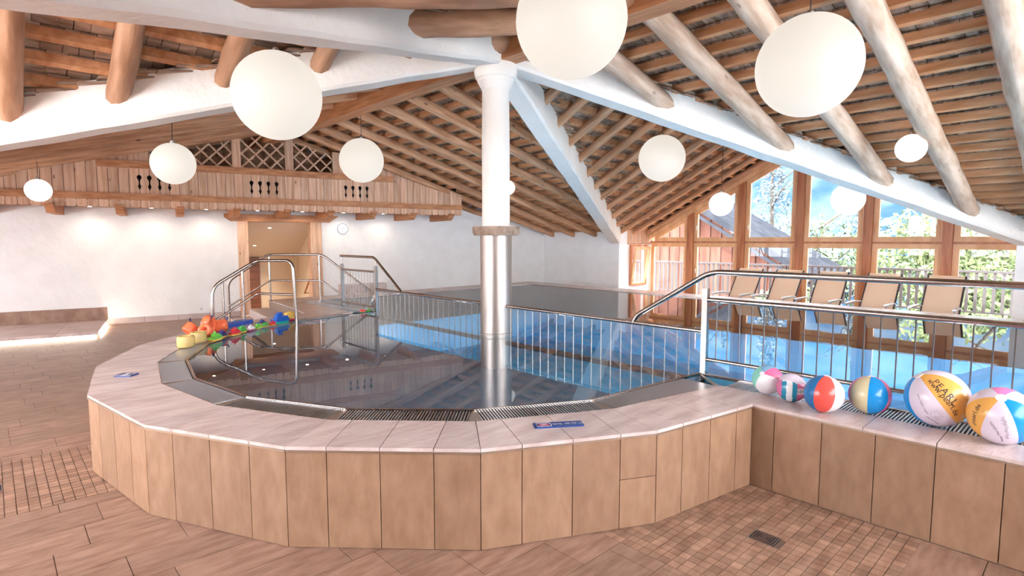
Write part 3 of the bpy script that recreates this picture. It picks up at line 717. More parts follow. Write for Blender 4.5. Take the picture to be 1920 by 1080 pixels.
struct(MB().box2((XW - 0.005, 1.05, 1.66), (XW + 0.10, 9.15, 1.705)).build('trim_3', post_wood), 'timber transom across the glazed gable')
tv = MB()
for s in (-1, 1): tv.beam((XW + 0.03, CY, zh(CY) + 0.06), (XW + 0.03, CY + s * 4.2, zh(CY + 4.2) + 0.06), 0.2, 0.12)
struct(tv.build('trim_4', win_wood), 'sloping timber plates above the gable windows')
# soffit strip closing the gap between gable windows and roof
tg = MB()
for s in (-1, 1): tg.beam((XW + 0.08, CY, zh(CY) + 0.26), (XW + 0.08, CY + s * 4.3, zh(CY + 4.3) + 0.26), 0.06, 0.36)
struct(tg.build('trim_5', darkwood), 'dark boarding between gable windows and roof')
# small tilted window
O = (XC + 0.54, 9.17, 0.46); ta = math.radians(9)
Vt = (0, -math.sin(ta), math.cos(ta))
fw_ = MB(); ringframe(fw_, [(0, 0), (0.78, 0), (0.78, 1.15), (0, 1.15)], 0.05, (XC + 0.53, 9.17, 0.46), (1, 0, 0), (0, 0, 1), 0.08)
w13 = bpy.data.objects.new('window_13', None); col.objects.link(w13); w13.location = (XC + 0.9, 9.15, 0.46); struct(w13, 'small tilted open window beside the glazed gable')
fw_.build('frame', post_wood, w13)
sw = MB(); inn = ringframe(sw, [(0.02, 0.02), (0.74, 0.02), (0.74, 1.1), (0.02, 1.1)], 0.07, O, (1, 0, 0), Vt, 0.05); sh2 = sw.build('sash', win_wood, w13)
MB().extrude(inn, Vector(O) + Vector((0, -0.02, 0)), (1, 0, 0), Vt, 0.006).build('pane', glass, w13)
# rear glazing (behind the viewer)
k = 14
for i in range(3):
    a = 2.82 + 1.52 * i; b = a + 1.52; zr_ = lambda y: min(3.7 - S2 * abs(y - CY), 3.6)
    window('window_%d' % k, [(a, 0.9), (b, 0.9), (b, max(1.6, zr_(b))), (a, max(1.6, zr_(a)))], (X0 - 0.1, 0, 0), (0, 1, 0), (0, 0, 1), 'tall rear window behind the viewer, number %d' % (i + 1)); k += 1
for i in range(4):
    a = 9.4 + 1.25 * i; b = a + 1.25
    window('window_%d' % k, [(a, 0.7), (b, 0.7), (b, 1.7), (a, 1.7)], (X0 - 0.1, 0, 0), (0, 1, 0), (0, 0, 1), 'low rear window beside the platform, number %d' % (i + 1)); k += 1
for i in range(4):
    a = 1.5 + 1.5 * i; b = a + 1.5; zq = lambda x: 3.7 - S1 * abs(x - CX)
    window('window_%d' % k, [(a, 1.3), (b, 1.3), (b, zq(b)), (a, zq(a))], (0, -3.5, 0), (1, 0, 0), (0, 0, 1), 'tall side window behind the viewer, number %d' % (i + 1)); k += 1
for a, b, nm_ in ((-0.3, 1.5, 'left'), (7.5, 9.3, 'right')):
    window('window_%d' % k, [(a, 1.7), (b, 1.7), (b, zq(b)), (a, zq(a))], (0, -3.5, 0), (1, 0, 0), (0, 0, 1), 'high side window behind the viewer, %s end' % nm_); k += 1
# ================================================================== DOORWAY AND HALL
def wp_(x, off=0.0, z=0.0):       # point on the far wall, off metres into the room
    return Vector((x - 0.195 * off, wallY(x) - 0.981 * off, z))
WU = Vector((0.981, -0.195, 0)); WN = Vector((-0.195, -0.981, 0)); WRZ = math.atan2(-0.195, 0.981)
def wbox(mb, xa, xb, za, zb, o0, o1, f=None):
    a, b = wp_(xa), wp_(xb); c = (a + b) / 2 + WN * ((o0 + o1) / 2)
    mb.box((c.x, c.y, (za + zb) / 2), ((b - a).length, abs(o1 - o0), zb - za), WRZ); return mb
dp = thing('door_frame', wp_(5.05, 0.0), 'heavy pine posts and carved lintel around the open doorway', 'door frame')
wbox(MB(), 4.155, 4.365, 0, 2.165, -0.3, 0.035).build('post', pine, dp); wbox(MB(), 5.72, 5.975, 0, 2.165, -0.3, 0.035).build('post', pine, dp)
li = MB(); steps = [(3.90, 2.33), (3.90, 2.25), (3.95, 2.22), (3.99, 2.19), (4.03, 2.165), (6.16, 2.165), (6.19, 2.19), (6.22, 2.21), (6.25, 2.235), (6.30, 2.26), (6.34, 2.30), (6.40, 2.33)]
ref = wp_(5.0)
li.extrude([((x - 5.0) / 0.981, z) for x, z in steps], ref - WN * 0.3, WU, Vector((0, 0, 1)), 0.36); li.build('lintel', pine_beam, dp)
hall = MB(); back = -3.0
def q4(mb, pts): mb.add(pts, [(0, 1, 2, 3)])
A0, B0 = wp_(4.2), wp_(5.95); A1, B1 = A0 - WN * 3.0, B0 - WN * 3.0
z = lambda v, h_: Vector((v.x, v.y, h_))
q4(hall, [z(A0 - WN * .3, -0.9), z(A1, -0.9), z(A1, 2.4), z(A0 - WN * .3, 2.4)]); q4(hall, [z(B0 - WN * .3, -0.9), z(B0 - WN * .3, 2.4), z(B1, 2.4), z(B1, -0.9)])
q4(hall, [z(A1, -0.9), z(B1, -0.9), z(B1, 2.4), z(A1, 2.4)]); q4(hall, [z(A0 - WN * .3, 2.25), z(A1, 1.25), z(B1, 1.25), z(B0 - WN * .3, 2.25)])
hw = struct(hall.build('wall_hall', cream), 'cream painted stairwell beyond the doorway')
fh = MB(); q4(fh, [z(A0, -0.005), z(B0, -0.005), z(B0 - WN * .9, -0.005), z(A0 - WN * .9, -0.005)]); q4(fh, [z(A0 - WN * .9, -0.005), z(B0 - WN * .9, -0.005), z(B1, -0.9), z(A1, -0.9)])
struct(fh.build('floor_hall', stone), 'stair landing floor beyond the doorway')
hd = MB(); hd.box((*(A1 + WU * 0.42 + WN * 0.05).xy, 0.25), (0.72, 0.05, 2.0), WRZ); dd = struct(hd.build('door_1', door_wood), 'dark brown wooden door down the stairwell')
hr = thing('stair_handrail', B0 - WN * 0.6, 'short wooden handrail on metal brackets in the stairwell', 'handrail')
p0, p1 = B0 - WN * 0.75 - WU * 0.09 + Vector((0, 0, .82)), B0 - WN * 1.6 - WU * 0.09 + Vector((0, 0, 0.30))
MB().tube([p0, p1], 0.024, 10).build('rail', pine_beam, hr, True)
for t in (0.12, 0.85): q = p0.lerp(p1, t); MB().tube(fillet([q, q - Vector((0, 0, .06)), q - Vector((0, 0, .06)) + WU * 0.08], 0.03), 0.009, 8).build('bracket', black, hr, True)
def downlight(loc, lab, nrm=(0, 0, -1), power=6, size=1.9, r=0.035, grp='small round downlights'):
    t = thing('downlight', loc, lab, 'downlight', grp)
    MB().lathe([(r, 0), (r, 0.004)], (*Vector(loc).xy, loc[2] - 0.012), 16).build('diffuser', dlm, t)
    MB().lathe([(r + 0.012, 0.004), (r + 0.012, 0.010), (r, 0.010)], (*Vector(loc).xy, loc[2] - 0.012), 16).build('ring', steel, t)
    l = bpy.data.lights.new('downlight_bulb', 'SPOT'); l.energy = power; l.spot_size = size; l.spot_blend = 0.8; l.color = (1, 0.86, 0.68); l.shadow_soft_size = 0.03
    o = bpy.data.objects.new('downlight_bulb', l); col.objects.link(o); o.parent = t; o.location = (0, 0, -0.03)
def hall_ceiling(xx, dd_):
    p = wp_(xx) - WN * (0.3 + dd_); return (p.x, p.y, 2.25 - 1.0 * dd_ / 2.7)
downlight(hall_ceiling(4.95, 0.55), 'bright recessed downlight nearer the doorway in the stairwell ceiling', power=110)
downlight(hall_ceiling(4.75, 1.75), 'bright recessed downlight deeper in the stairwell ceiling', power=110)
# ---- baseboard, bench platform, low block, socket, clock
bb = struct(wbox(MB(), 1.74, 4.15, 0, 0.118, 0.0, 0.012).build('baseboard_far', grout_l), 'stone skirting along the white wall')
for i in range(4): wbox(MB(), 1.745 + 0.6 * i, 2.335 + 0.6 * i, 0.003, 0.118, 0.008, 0.018).build('skirting_tile', stone_top, bb)
bp = thing('bench_platform', wp_(-0.9, 0.85), 'low stone platform with lit underside along the white wall', 'platform')
wbox(MB(), -3.3, 1.70, 0.0, 0.03, 0.0, 1.66).build('plinth', grout_l, bp)
for i in range(9):
    x1 = 1.70 - 0.6 * i
    wbox(MB(), max(-3.3, x1 - 0.596), x1, 0.045, 0.105, 0.0, 1.75).build('slab', stone_top, bp)
    wbox(MB(), max(-3.3, x1 - 0.596), x1 + 0.02, 0.107, 0.365, 0.0, 0.03).build('back_tile', stone, bp)
wbox(MB(), -3.2, 1.66, 0.030, 0.044, 1.665, 1.69).build('light_strip', ledm, bp)
e0, e1 = wp_(1.712, 0.1, 0.03), wp_(1.712, 1.6, 0.03)
MB().beam(e0, e1, 0.015, 0.014).build('light_strip', ledm, bp)
tag(wbox(MB(), 6.35, 7.5, 0, 0.64, 0.0, 0.22).build('stone_ledge', stone_top), 'low grey stone ledge on the wall behind the guard panel', 'ledge')
so = thing('wall_socket', wp_(3.38, 0.0, 0.18), 'white wall socket just above the skirting', 'socket')
wbox(MB(), 3.345, 3.42, 0.18, 0.255, 0.0, 0.01).build('plate', white_p, so); wbox(MB(), 3.362, 3.403, 0.197, 0.238, 0.008, 0.012).build('insert', plain('socket_grey', (0.6, 0.6, 0.6)), so)
ck = thing('wall_clock', wp_(6.478, 0.0, 1.875), 'round white wall clock with thin dark hands', 'clock')
cc = wp_(6.478, 0.0, 2.019)
def disc(mb, r, o0, o1, r2=None):
    n = 32; V = Vector((0, 0, 1)); vs = []
    for o in (o0, o1): vs += [cc + WU * r * math.cos(2 * PI * i / n) + V * r * math.sin(2 * PI * i / n) + WN * o for i in range(n)]
    fs = [tuple(range(n - 1, -1, -1)), tuple(range(n, 2 * n))] + [(i, (i + 1) % n, n + (i + 1) % n, n + i) for i in range(n)]; mb.add(vs, fs); return mb
disc(MB(), 0.134, 0.0, 0.03).build('case', plain('clock_case', (0.30, 0.33, 0.40), 0.4, 0.5), ck); disc(MB(), 0.117, 0.028, 0.034).build('dial', white_p, ck)
for a, l_, wd in ((48, 0.055, 0.009), (192, 0.085, 0.006)):
    d = WU * math.sin(math.radians(a)) + Vector((0, 0, 1)) * math.cos(math.radians(a)); MB().beam(cc + WN * 0.037, cc + WN * 0.037 + d * l_, wd, 0.003, up=WN).build('hand', black, ck)
for i in range(12):
    d = WU * math.sin(i * PI / 6) + Vector((0, 0, 1)) * math.cos(i * PI / 6); MB().beam(cc + WN * 0.036 + d * 0.092, cc + WN * 0.036 + d * 0.108, 0.006, 0.002, up=WN).build('hour_mark', plain('mark', (0.25, 0.28, 0.35)) if i == 0 else MATS['mark'], ck)
# ================================================================== BALCONY
def bp_(x, off=0.0, z=0.0): return Vector((x - 0.195 * off, balcY(x) - 0.981 * off, z))
bal = thing('balcony', bp_(2.8, 0.0, 2.2), 'carved pine balcony front under the gable with bottle shaped cut-outs', 'balcony')
BO = bp_(0.0)
def bx(x): return x / 0.981           # distance along the balcony front from x=0
def bbox_(mb, xa, xb, za, zb, o0, o1):
    a, b = bp_(xa), bp_(xb); c = (a + b) / 2 + WN * ((o0 + o1) / 2); mb.box((c.x, c.y, (za + zb) / 2), ((b - a).length, abs(o1 - o0), zb - za), WRZ); return mb
roofb = lambda x: ZT - 0.05 - S1 * abs(x - CX)
NOTCH = [(2.983, 0.0), (2.972, 0.022), (2.955, 0.034), (2.935, 0.036), (2.91, 0.028), (2.88, 0.012), (2.84, 0.007), (2.80, 0.011), (2.778, 0.022), (2.762, 0.028), (2.75, 0.018), (2.742, 0.011), (2.73, 0.014), (2.718, 0.011), (2.708, 0.0)]
cutset = {}
for s0 in (2.19, 4.13, 6.057):
    for j in range(4): cutset[round((s0 + j * 0.157 - 2.19) / 0.1605)] = 1
kk = -35
while True:
    xa, xb = 2.19 + 0.1605 * kk, 2.19 + 0.1605 * (kk + 1)
    if xb > 8.95: break
    xm = (xa + xb) / 2; a, b = bx(xa) + 0.004, bx(xb) - 0.004
    lat = 2.94 < xm < 5.88
    zt0 = 3.12 if lat else roofb(xa); zt1 = 3.12 if lat else roofb(xb)
    zb_ = 2.362
    poly = [(a + 0.025, zb_), (b - 0.025, zb_), (b - 0.006, zb_ + 0.012), (b, zb_ + 0.035)]
    if (kk + 1) in cutset: poly += [(b - w_, z_) for z_, w_ in NOTCH[::-1]]
    poly += [(b, zt1), (a, zt0)]
    if kk in cutset: poly += [(a + w_, z_) for z_, w_ in NOTCH]
    poly += [(a, zb_ + 0.035), (a + 0.006, zb_ + 0.012)]
    MB().extrude(poly, BO, WU, Vector((0, 0, 1)), 0.028).build('board', pine, bal)
    kk += 1
lin = MB(); bbox_(lin, -3.4, 8.85, 2.48, 3.1, -0.09, -0.07); lin.build('shade_sheet', dark_in, bal)  # added dark sheet, stands in for the unlit space inside the balcony
bbox_(MB(), -3.4, 8.93, 2.50, 2.625, 0.028, 0.075).build('lower_beam', pine_beam, bal)
bbox_(MB(), 1.55, 7.13, 3.105, 3.235, 0.028, 0.10).build('top_rail', pine_beam, bal)
for xa, xb in ((3.775, 3.93), (4.785, 4.945), (5.77, 5.88)): bbox_(MB(), xa, xb, 3.235, roofb(xb if xa > 4.5 else xa), -0.06, 0.03).build('lattice_post', pine, bal)
def clipseg(p, q, poly):
    # clip a segment to a convex polygon (counter-clockwise)
    t0, t1 = 0.0, 1.0; d = (q[0] - p[0], q[1] - p[1])
    for i in range(len(poly)):
        a, b = poly[i], poly[(i + 1) % len(poly)]; nx, ny = -(b[1] - a[1]), b[0] - a[0]
        den = nx * d[0] + ny * d[1]; num = nx * (p[0] - a[0]) + ny * (p[1] - a[1])
        if abs(den) < 1e-9:
            if num < 0: return None
        else:
            t = -num / den
            if den > 0: t0 = max(t0, t)
            else: t1 = min(t1, t)
    if t1 - t0 < 1e-3: return None
    f = lambda t: (p[0] + d[0] * t, p[1] + d[1] * t)
    return f(t0), f(t1)
for xa, xb in ((2.94, 3.775), (3.93, 4.785), (4.945, 5.77)):
    poly = [(bx(xa), 3.235), (bx(xb), 3.235), (bx(xb), roofb(xb) - 0.1), (bx(xa), roofb(xa) - 0.1)]
    if xa < 4.5 < xb: poly = [(bx(xa), 3.235), (bx(xb), 3.235), (bx(xb), roofb(xb) - 0.1), (bx(4.5), roofb(4.5) - 0.1), (bx(xa), roofb(xa) - 0.1)]
    for sgn in (1, -1):
        for j in range(-6, 10):
            c0 = bx(xa) + j * 0.275
            p, q = ((c0 - 3, 3.235 - 3), (c0 + 3, 3.235 + 3)) if sgn > 0 else ((c0 + 3 + .05, 3.235 - 3), (c0 - 3 + .05, 3.235 + 3))
            s_ = clipseg(p, q, poly)
            if s_ and math.dist(*s_) > 0.08:
                e = [BO + WU * s_[t][0] + Vector((0, 0, s_[t][1])) + WN * (-0.02 + 0.012 * sgn) for t in (0, 1)]
                MB().beam(e[0], e[1], 0.014, 0.034, up=Vector((0, 0, 1))).build('lath', pine, bal)
bbox_(MB(), -3.4, 8.8, 2.405, 2.445, -1.1, -0.0).build('soffit', pine_beam, bal)
for i in range(22):
    x = 2.0 + i * 0.21
    bbox_(MB(), x, x + 0.205, 2.45, roofb(x) if x < 4.4 else roofb(x + 0.205), -1.0, -0.97).build('rear_board', log_o, bal)
for x in (-2.1, -1.12, -0.12, 0.85, 1.86, 2.83, 3.82, 4.79, 5.70, 6.65, 7.63, 8.62):
    L0 = 1.30
    prof = [(0, 2.40), (L0, 2.40), (L0, 2.375), (L0 - 0.04, 2.365), (L0 - 0.05, 2.335), (L0 - 0.10, 2.325), (L0 - 0.11, 2.295), (L0 - 0.16, 2.285), (L0 - 0.18, 2.255), (L0 - 0.23, 2.235), (0, 2.235)]
    c0 = bp_(x) - WN * 1.15
    MB().extrude(prof, c0 - WU * 0.065, WN, Vector((0, 0, 1)), -0.13).build('corbel', pine_beam, bal)
for i, x in enumerate((1.35, 2.35, 3.32, 4.31, 5.25, 6.18, 7.15)):
    q = bp_(x) - WN * 0.75
    downlight((q.x, q.y, 2.405), 'tiny round downlight under the balcony, %s from the left' % ['first', 'second', 'third', 'fourth', 'fifth', 'sixth', 'seventh'][i], power=15, size=2.6, r=0.03, grp='downlights under the balcony')
dm = bp_(2.43, 0.03, 3.43); dsp = thing('speaker', dm, 'small round dark loudspeaker on the balcony boards', 'speaker')
sp_ = MB().tube([dm + WN * 0.0, dm + WN * 0.06], 0.06, 20); sp_.build('housing', plain('speaker_grey', (0.06, 0.06, 0.065), 0.5), dsp)
MB().tube([dm + WN * 0.06, dm + WN * 0.066], 0.042, 20).build('grille', plain('grille_grey', (0.16, 0.16, 0.17), 0.4), dsp)
# ================================================================== LAMPS
def ceil_z(x, y):
    dx, dy = abs(x - CX), abs(y - CY)
    if dx < 0.15 or dy < 0.15: return 3.80
    return ZT - (S1 * dx if dy >= dx / K_ else S2 * dy) - 0.02
K_ = HX / HY
def ray(px, py): return _fw + _r * ((px - 960) / F) - _u * ((py - 540) / F)
lamps = [(1071, 40, 0.66, 3.33, 0, 'big cream globe lamp cut off by the top edge of the picture'),
         (1515, 124, 0.75, 4.27, 0, 'big cream globe lamp hanging among the logs at upper right'),
         (520, 180, 0.75, 4.90, 0, 'big cream globe lamp in front of the balcony lattice'),
         (678, 301, 0.72, 9.26, 0, 'cream globe lamp hanging from the ridge beam left of the column'),
         (1241, 297, 0.76, 9.3, 0, 'cream globe lamp between the two white beams right of the column'),
         (325, 307, 0.45, 6.2, 0, 'medium cream globe lamp in front of the left balcony cut-outs'),
         (72, 357, 0.35, 8.73, 1, 'small bright globe lamp at the far left of the balcony'),
         (952, 352, 0.32, 12.0, 1, 'tiny globe lamp peeking out behind the column'),
         (1352, 383, 0.45, 10.7, 1, 'small white globe lamp before the left gable windows'),
         (1590, 373, 0.50, 9.0, 1, 'white globe lamp under the slanting beam before the gable windows'),
         (1708, 278, 0.33, 6.7, 1, 'small globe lamp hanging under a log at the right')]
sph = MB().ball((0, 0, 0), 1.0, 40, 24); sph_me = [sph.mesh('globe', m_, (0, 0, 0), True, 3.0) for m_ in (lamp_m, lamp_far)]
for px, py, D, dep, far, lab in lamps:
    c = Vector((0, 0, EYE)) + ray(px, py) * dep; r = D / 2
    t = thing('globe_lamp', c - Vector((0, 0, r)), lab, 'lamp', 'globe pendant lamps')
    inst('globe', sph_me[far], t, c, scale=(r, r, r))
    MB().lathe([(0.028, 0), (0.028, 0.03), (0.012, 0.045)], (c.x, c.y, c.z + r - 0.006), 12).build('cap', steel_br, t, True)
    zt = max(c.z + r + 0.08, ceil_z(c.x, c.y))
    MB().tube([(c.x, c.y, c.z + r + 0.03), (c.x + 0.006, c.y, (c.z + r + zt) / 2), (c.x, c.y, zt)], 0.004, 6).build('cord', cordm, t, True)
# ================================================================== LOUNGERS
def lounger():
    t = thing('sun_lounger', (0, 0, 0), '', 'sun lounger', 'sun loungers in front of the gable windows')
    # faces -X ; backrest rises towards +X
    A, B = Vector((0.0, 0, 0.40)), Vector((0.52, 0, 1.085)); d = (B - A).normalized()
    n = Vector((-d.z, 0, d.x))
    bk = MB(); bk.beam(A + d * 0.02, B, 0.50, 0.02, up=n); bk.build('back_fabric', fabric, t)
    st = MB(); st.box((-0.40, 0, 0.385), (0.84, 0.50, 0.02)); st.build('seat_fabric', fabric, t)
    for s in (-1, 1):
        y = s * 0.265
        MB().tube(fillet([(-0.84, y, 0.37), (0.0, y, 0.39), (0.545, y, 1.11)], 0.1), 0.016, 8).build('side_rail', frame_d, t, True)
        af_ = MB().tube(fillet([(-0.62, y, 0.0), (-0.58, y * 1.12, 0.60), (-0.10, y * 1.12, 0.62), (0.16, y, 0.60)], 0.05), 0.014, 8).build('arm_frame', alu, t, True)
        MB().box((-0.34, y * 1.12, 0.628), (0.50, 0.055, 0.02)).build('arm_rest', alu, af_)
        MB().tube([(0.05, y, 0.40), (0.30, y, 0.0)], 0.014, 8).build('leg', frame_d, t, True)
    MB().tube([(0.545, -0.265, 1.105), (0.545, 0.265, 1.105)], 0.012, 8).build('top_bar', fabric, t, True)
    return t
def copy_tree(o, parent=None):
    c = o.copy(); col.objects.link(c); c.parent = parent
    for ch in o.children: copy_tree(ch, c)
    return c
lg0 = lounger()
ll = ['leftmost beige sun lounger before the gable windows', 'second beige sun lounger from the left before the windows', 'middle one of the five beige sun loungers', 'fourth beige sun lounger from the left before the windows', 'rightmost beige sun lounger before the gable windows']
for i, y in enumerate((5.40, 4.57, 3.74, 2.87, 1.94)):
    o = lg0 if i == 0 else copy_tree(lg0)
    o.location = (11.72, y, 0); o['label'] = ll[i]
# ================================================================== BEACH BALLS
def pm(n, c, r=0.22): return plain('vinyl_' + n, c, r)
VN = dict(blue=pm('blue', (0.02, 0.17, 0.42)), red=pm('red', (0.80, 0.10, 0.08)), white=pm('white', (0.80, 0.78, 0.80)), beige=pm('beige', (0.62, 0.54, 0.33)), azure=pm('azure', (0.01, 0.28, 0.68)), pink=pm('pink', (0.78, 0.16, 0.32)),
          orange=pm('orange', (0.80, 0.42, 0.10)), teal=pm('teal', (0.02, 0.26, 0.42)), mint=pm('mint', (0.25, 0.62, 0.50)), lilac=pm('lilac', (0.72, 0.64, 0.74)), sky=pm('sky', (0.20, 0.42, 0.62)), mauve=pm('mauve', (0.62, 0.16, 0.32)), magenta=pm('magenta', (0.85, 0.25, 0.55)))
ink = plain('ink', (0.02, 0.02, 0.03), 0.5); pencil = plain('pen_line', (0.35, 0.28, 0.33), 0.6)
CAMP = Vector((0, 0, EYE))
def ball_frame(c):
    T = (CAMP - c).normalized(); Rr = Vector((0, 0, 1)).cross(T).normalized(); Uu = T.cross(Rr); return Rr, Uu, T
def beach_ball(c, r, pole, gores, label, start=0.0, caps=True, fn=None, nu=72, nv=36):
    c = Vector(c); Rr, Uu, T = ball_frame(c)
    Z = (Rr * pole[0] + Uu * pole[1] + T * pole[2]).normalized()
    X = (T - Z * T.dot(Z))
    X = X.normalized() if X.length > 0.05 else Uu
    Y = Z.cross(X)
    t = thing('beach_ball', (c.x, c.y, c.z - r), label, 'beach ball', 'inflatable balls on the pool edge')
    mb = MB(); vs = []
    for i in range(nv + 1):
        th = PI * i / nv
        for j in range(nu):
            ph = 2 * PI * j / nu + math.radians(start)
            seam = 1 - 0.012 * abs(math.cos(ph * 0 + (2 * PI * j / nu) * len(gores) / 2)) ** 14 * math.sin(th) if not fn else 1
            vs.append(c + (X * math.cos(ph) * math.sin(th) + Y * math.sin(ph) * math.sin(th) + Z * math.cos(th)) * r * seam)
    mb.v = vs; names_ = sorted(set(gores) | (set(fn(None, None, None)) if fn else set()))
    for i in range(nv):
        for j in range(nu):
            mb.f.append([i * nu + j, (i + 1) * nu + j, (i + 1) * nu + (j + 1) % nu, i * nu + (j + 1) % nu])
            if fn:
                p = (vs[i * nu + j] + vs[(i + 1) * nu + (j + 1) % nu]) / 2 - c; p = p / r
                nm = fn(p.dot(Rr), p.dot(Uu), p.dot(T))
            else: nm = gores[int((j + 0.5) / nu * len(gores)) % len(gores)]
            mb.m.append(names_.index(nm)); mb.t.append(0.5)
    skin = mb.build('skin', [VN[n_] for n_ in names_], t, True, 3.0)
    if caps:
        cm = MB(); q = c + Z * r * 0.985; ax = Z; u = ax.orthogonal().normalized(); v = ax.cross(u); n = 20; rr = r * 0.16
        vs = [q + ax * 0.004 * (1 if k == 0 else -1) * 1 + (u * math.cos(2 * PI * a / n) + v * math.sin(2 * PI * a / n)) * rr for k in (0, 1) for a in range(n)]
        cm.add(vs, [tuple(range(n)), tuple(range(2 * n - 1, n - 1, -1))] + [(a, n + a, n + (a + 1) % n, (a + 1) % n) for a in range(n)]); cm.build('valve_disc', VN['white'], skin)
    return skin, c, r, (Rr, Uu, T)
def sphere_pt(c, r, fr, x, y, cen, ang):
    # x,y metres measured on the skin from the direction cen=(right,up) in degrees, turned by ang
    Rr, Uu, T = fr; a = math.radians(ang); X = x * math.cos(a) - y * math.sin(a); Y = x * math.sin(a) + y * math.cos(a)
    lo = math.radians(cen[0]) + X / r; la = math.radians(cen[1]) + Y / r
    return c + (Rr * math.sin(lo) * math.cos(la) + Uu * math.sin(la) + T * math.cos(lo) * math.cos(la)) * (r + 0.0012)
def text_tris(s, size, spacing=1.0, extrude=0.0):
    cu = bpy.data.curves.new('txt', 'FONT'); cu.body = s; cu.size = size; cu.align_x = 'CENTER'; cu.align_y = 'CENTER'; cu.space_character = spacing; cu.resolution_u = 3
    o = bpy.data.objects.new('txt', cu); col.objects.link(o); dg = bpy.context.evaluated_depsgraph_get(); dg.update()
    me = bpy.data.meshes.new_from_object(o.evaluated_get(dg)); bm = bmesh.new(); bm.from_mesh(me); bmesh.ops.triangulate(bm, faces=bm.faces)
    for _ in range(1):
        lg = [e for e in bm.edges if e.calc_length() > size * 0.25]
        if lg: bmesh.ops.subdivide_edges(bm, edges=lg, cuts=1)
    bmesh.ops.triangulate(bm, faces=bm.faces)
    vs = [tuple(v.co) for v in bm.verts]; fs = [tuple(v.index for v in f.verts) for f in bm.faces]; bm.free()
    bpy.data.objects.remove(o); bpy.data.meshes.remove(me); bpy.data.curves.remove(cu)
    return vs, fs
def ball_text(tb, s, size, cen, ang, m=ink, spacing=1.0):
    t, c, r, fr = tb; vs, fs = text_tris(s, size, spacing)
    MB().add([sphere_pt(c, r, fr, v[0], v[1], cen, ang) for v in vs], fs).build('lettering', m, t)
def ball_lines(tb, lines, cen, ang, m=pencil, wd=0.0009):
    t, c, r, fr = tb; mb = MB()
    for l in lines: mb.tube([sphere_pt(c, r, fr, x, y, cen, ang) for x, y in l], wd, 4)
    mb.build('pen_drawing', m, t)
def scribble(n, w_, h_, seed):
    rs = random.Random(seed); x = -w_ / 2; out = []
    while x < w_ / 2:
        k = rs.randint(5, 9); l = []
        for i in range(k * 3):
            l.append((x, h_ * 0.5 * math.sin(i * 1.9 + rs.random()) * rs.uniform(0.3, 1))); x += w_ / (n * 16)
        out.append(l); x += w_ / (n * 12)
    return out
BH = H
b1 = beach_ball((4.225, 1.705, BH + 0.109), 0.109, (-0.35, 0.35, 0.87), ['sky', 'mint', 'mint', 'white', 'white', 'pink'], 'small beach ball with green, pink and white fields at the left end of the row', start=95)
def volley(x, y, t_):
    if x is None: return ['white', 'teal', 'mauve', 'lilac']
    if y > 0.48: return 'lilac'
    if x < -0.62: return 'mauve' if y < 0.55 else 'white'
    if x < -0.32: return 'teal' if y < 0.40 else 'white'
    if x < 0.08: return 'white'
    if x < 0.36: return 'teal' if y < 0.42 - (x - 0.08) * 0.6 else 'lilac'
    if -0.42 < y < -0.02: return 'white'
    return 'mauve' if y < 0.33 else 'lilac'
b2 = beach_ball((4.15, 1.505, BH + 0.100), 0.100, (0, 1, 0.1), ['white'], 'volleyball patterned ball with teal and mauve stripes', fn=volley, caps=False, nu=96, nv=60)
ball_text(b2, 'LEY', 0.030, (38, -13), 4)
b3 = beach_ball((4.049, 1.259, BH + 0.1235), 0.1235, (0.10, 0.97, 0.12), ['red', 'white', 'blue', 'red', 'white', 'blue'], 'glossy beach ball in blue, red and white on the pool edge', start=-28)
b4 = beach_ball((4.240, 1.040, BH + 0.125), 0.125, (0.02, 0.98, 0.08), ['azure', 'pink', 'white', 'mint', 'magenta', 'beige'], 'glossy beach ball with beige and bright blue fields', start=-5)
b5 = beach_ball((4.262, 0.683, BH + 0.173), 0.173, (-0.56, 0.72, 0.36), ['orange', 'lilac', 'magenta', 'lilac', 'azure', 'lilac'], 'largest beach ball, white and orange with printed web address and pen drawings', start=-2)
ball_text(b5, 'PEARL', 0.058, (12, 15), -49, spacing=1.15); ball_text(b5, 'www.pearl.de', 0.048, (11, 4), -49)
sunl = [[(0.022 * math.cos(a), 0.022 * math.sin(a)) for a in [i * PI / 8 for i in range(-6, 7)]], [(-0.008, 0.006), (-0.005, 0.009)], [(0.004, 0.008), (0.008, 0.006)], [(-0.010, -0.004), (-0.004, -0.011), (0.006, -0.010), (0.011, -0.003)]]
sunl += [[(0.028 * math.cos(i * PI / 8), 0.028 * math.sin(i * PI / 8)), (0.044 * math.cos(i * PI / 8), 0.044 * math.sin(i * PI / 8))] for i in range(16)]
ball_lines(b5, sunl, (1, -36), 0); ball_lines(b5, scribble(3, 0.10, 0.022, 3), (-27, -12), -68); ball_lines(b5, scribble(3, 0.09, 0.016, 8), (-10, -50), -30)
b6 = beach_ball((4.155, 0.368, BH + 0.160), 0.160, (-0.04, 0.60, 0.80), ['lilac', 'azure', 'lilac', 'magenta', 'lilac', 'orange'], 'beach ball with orange, white and blue fields at the right end of the row', start=-34)
ball_text(b6, 'pearl.de', 0.040, (-46, -6), 70); ball_lines(b6, scribble(4, 0.13, 0.030, 5), (9, -24), -72); ball_lines(b6, scribble(3, 0.10, 0.02, 6), (-8, -30), -60)
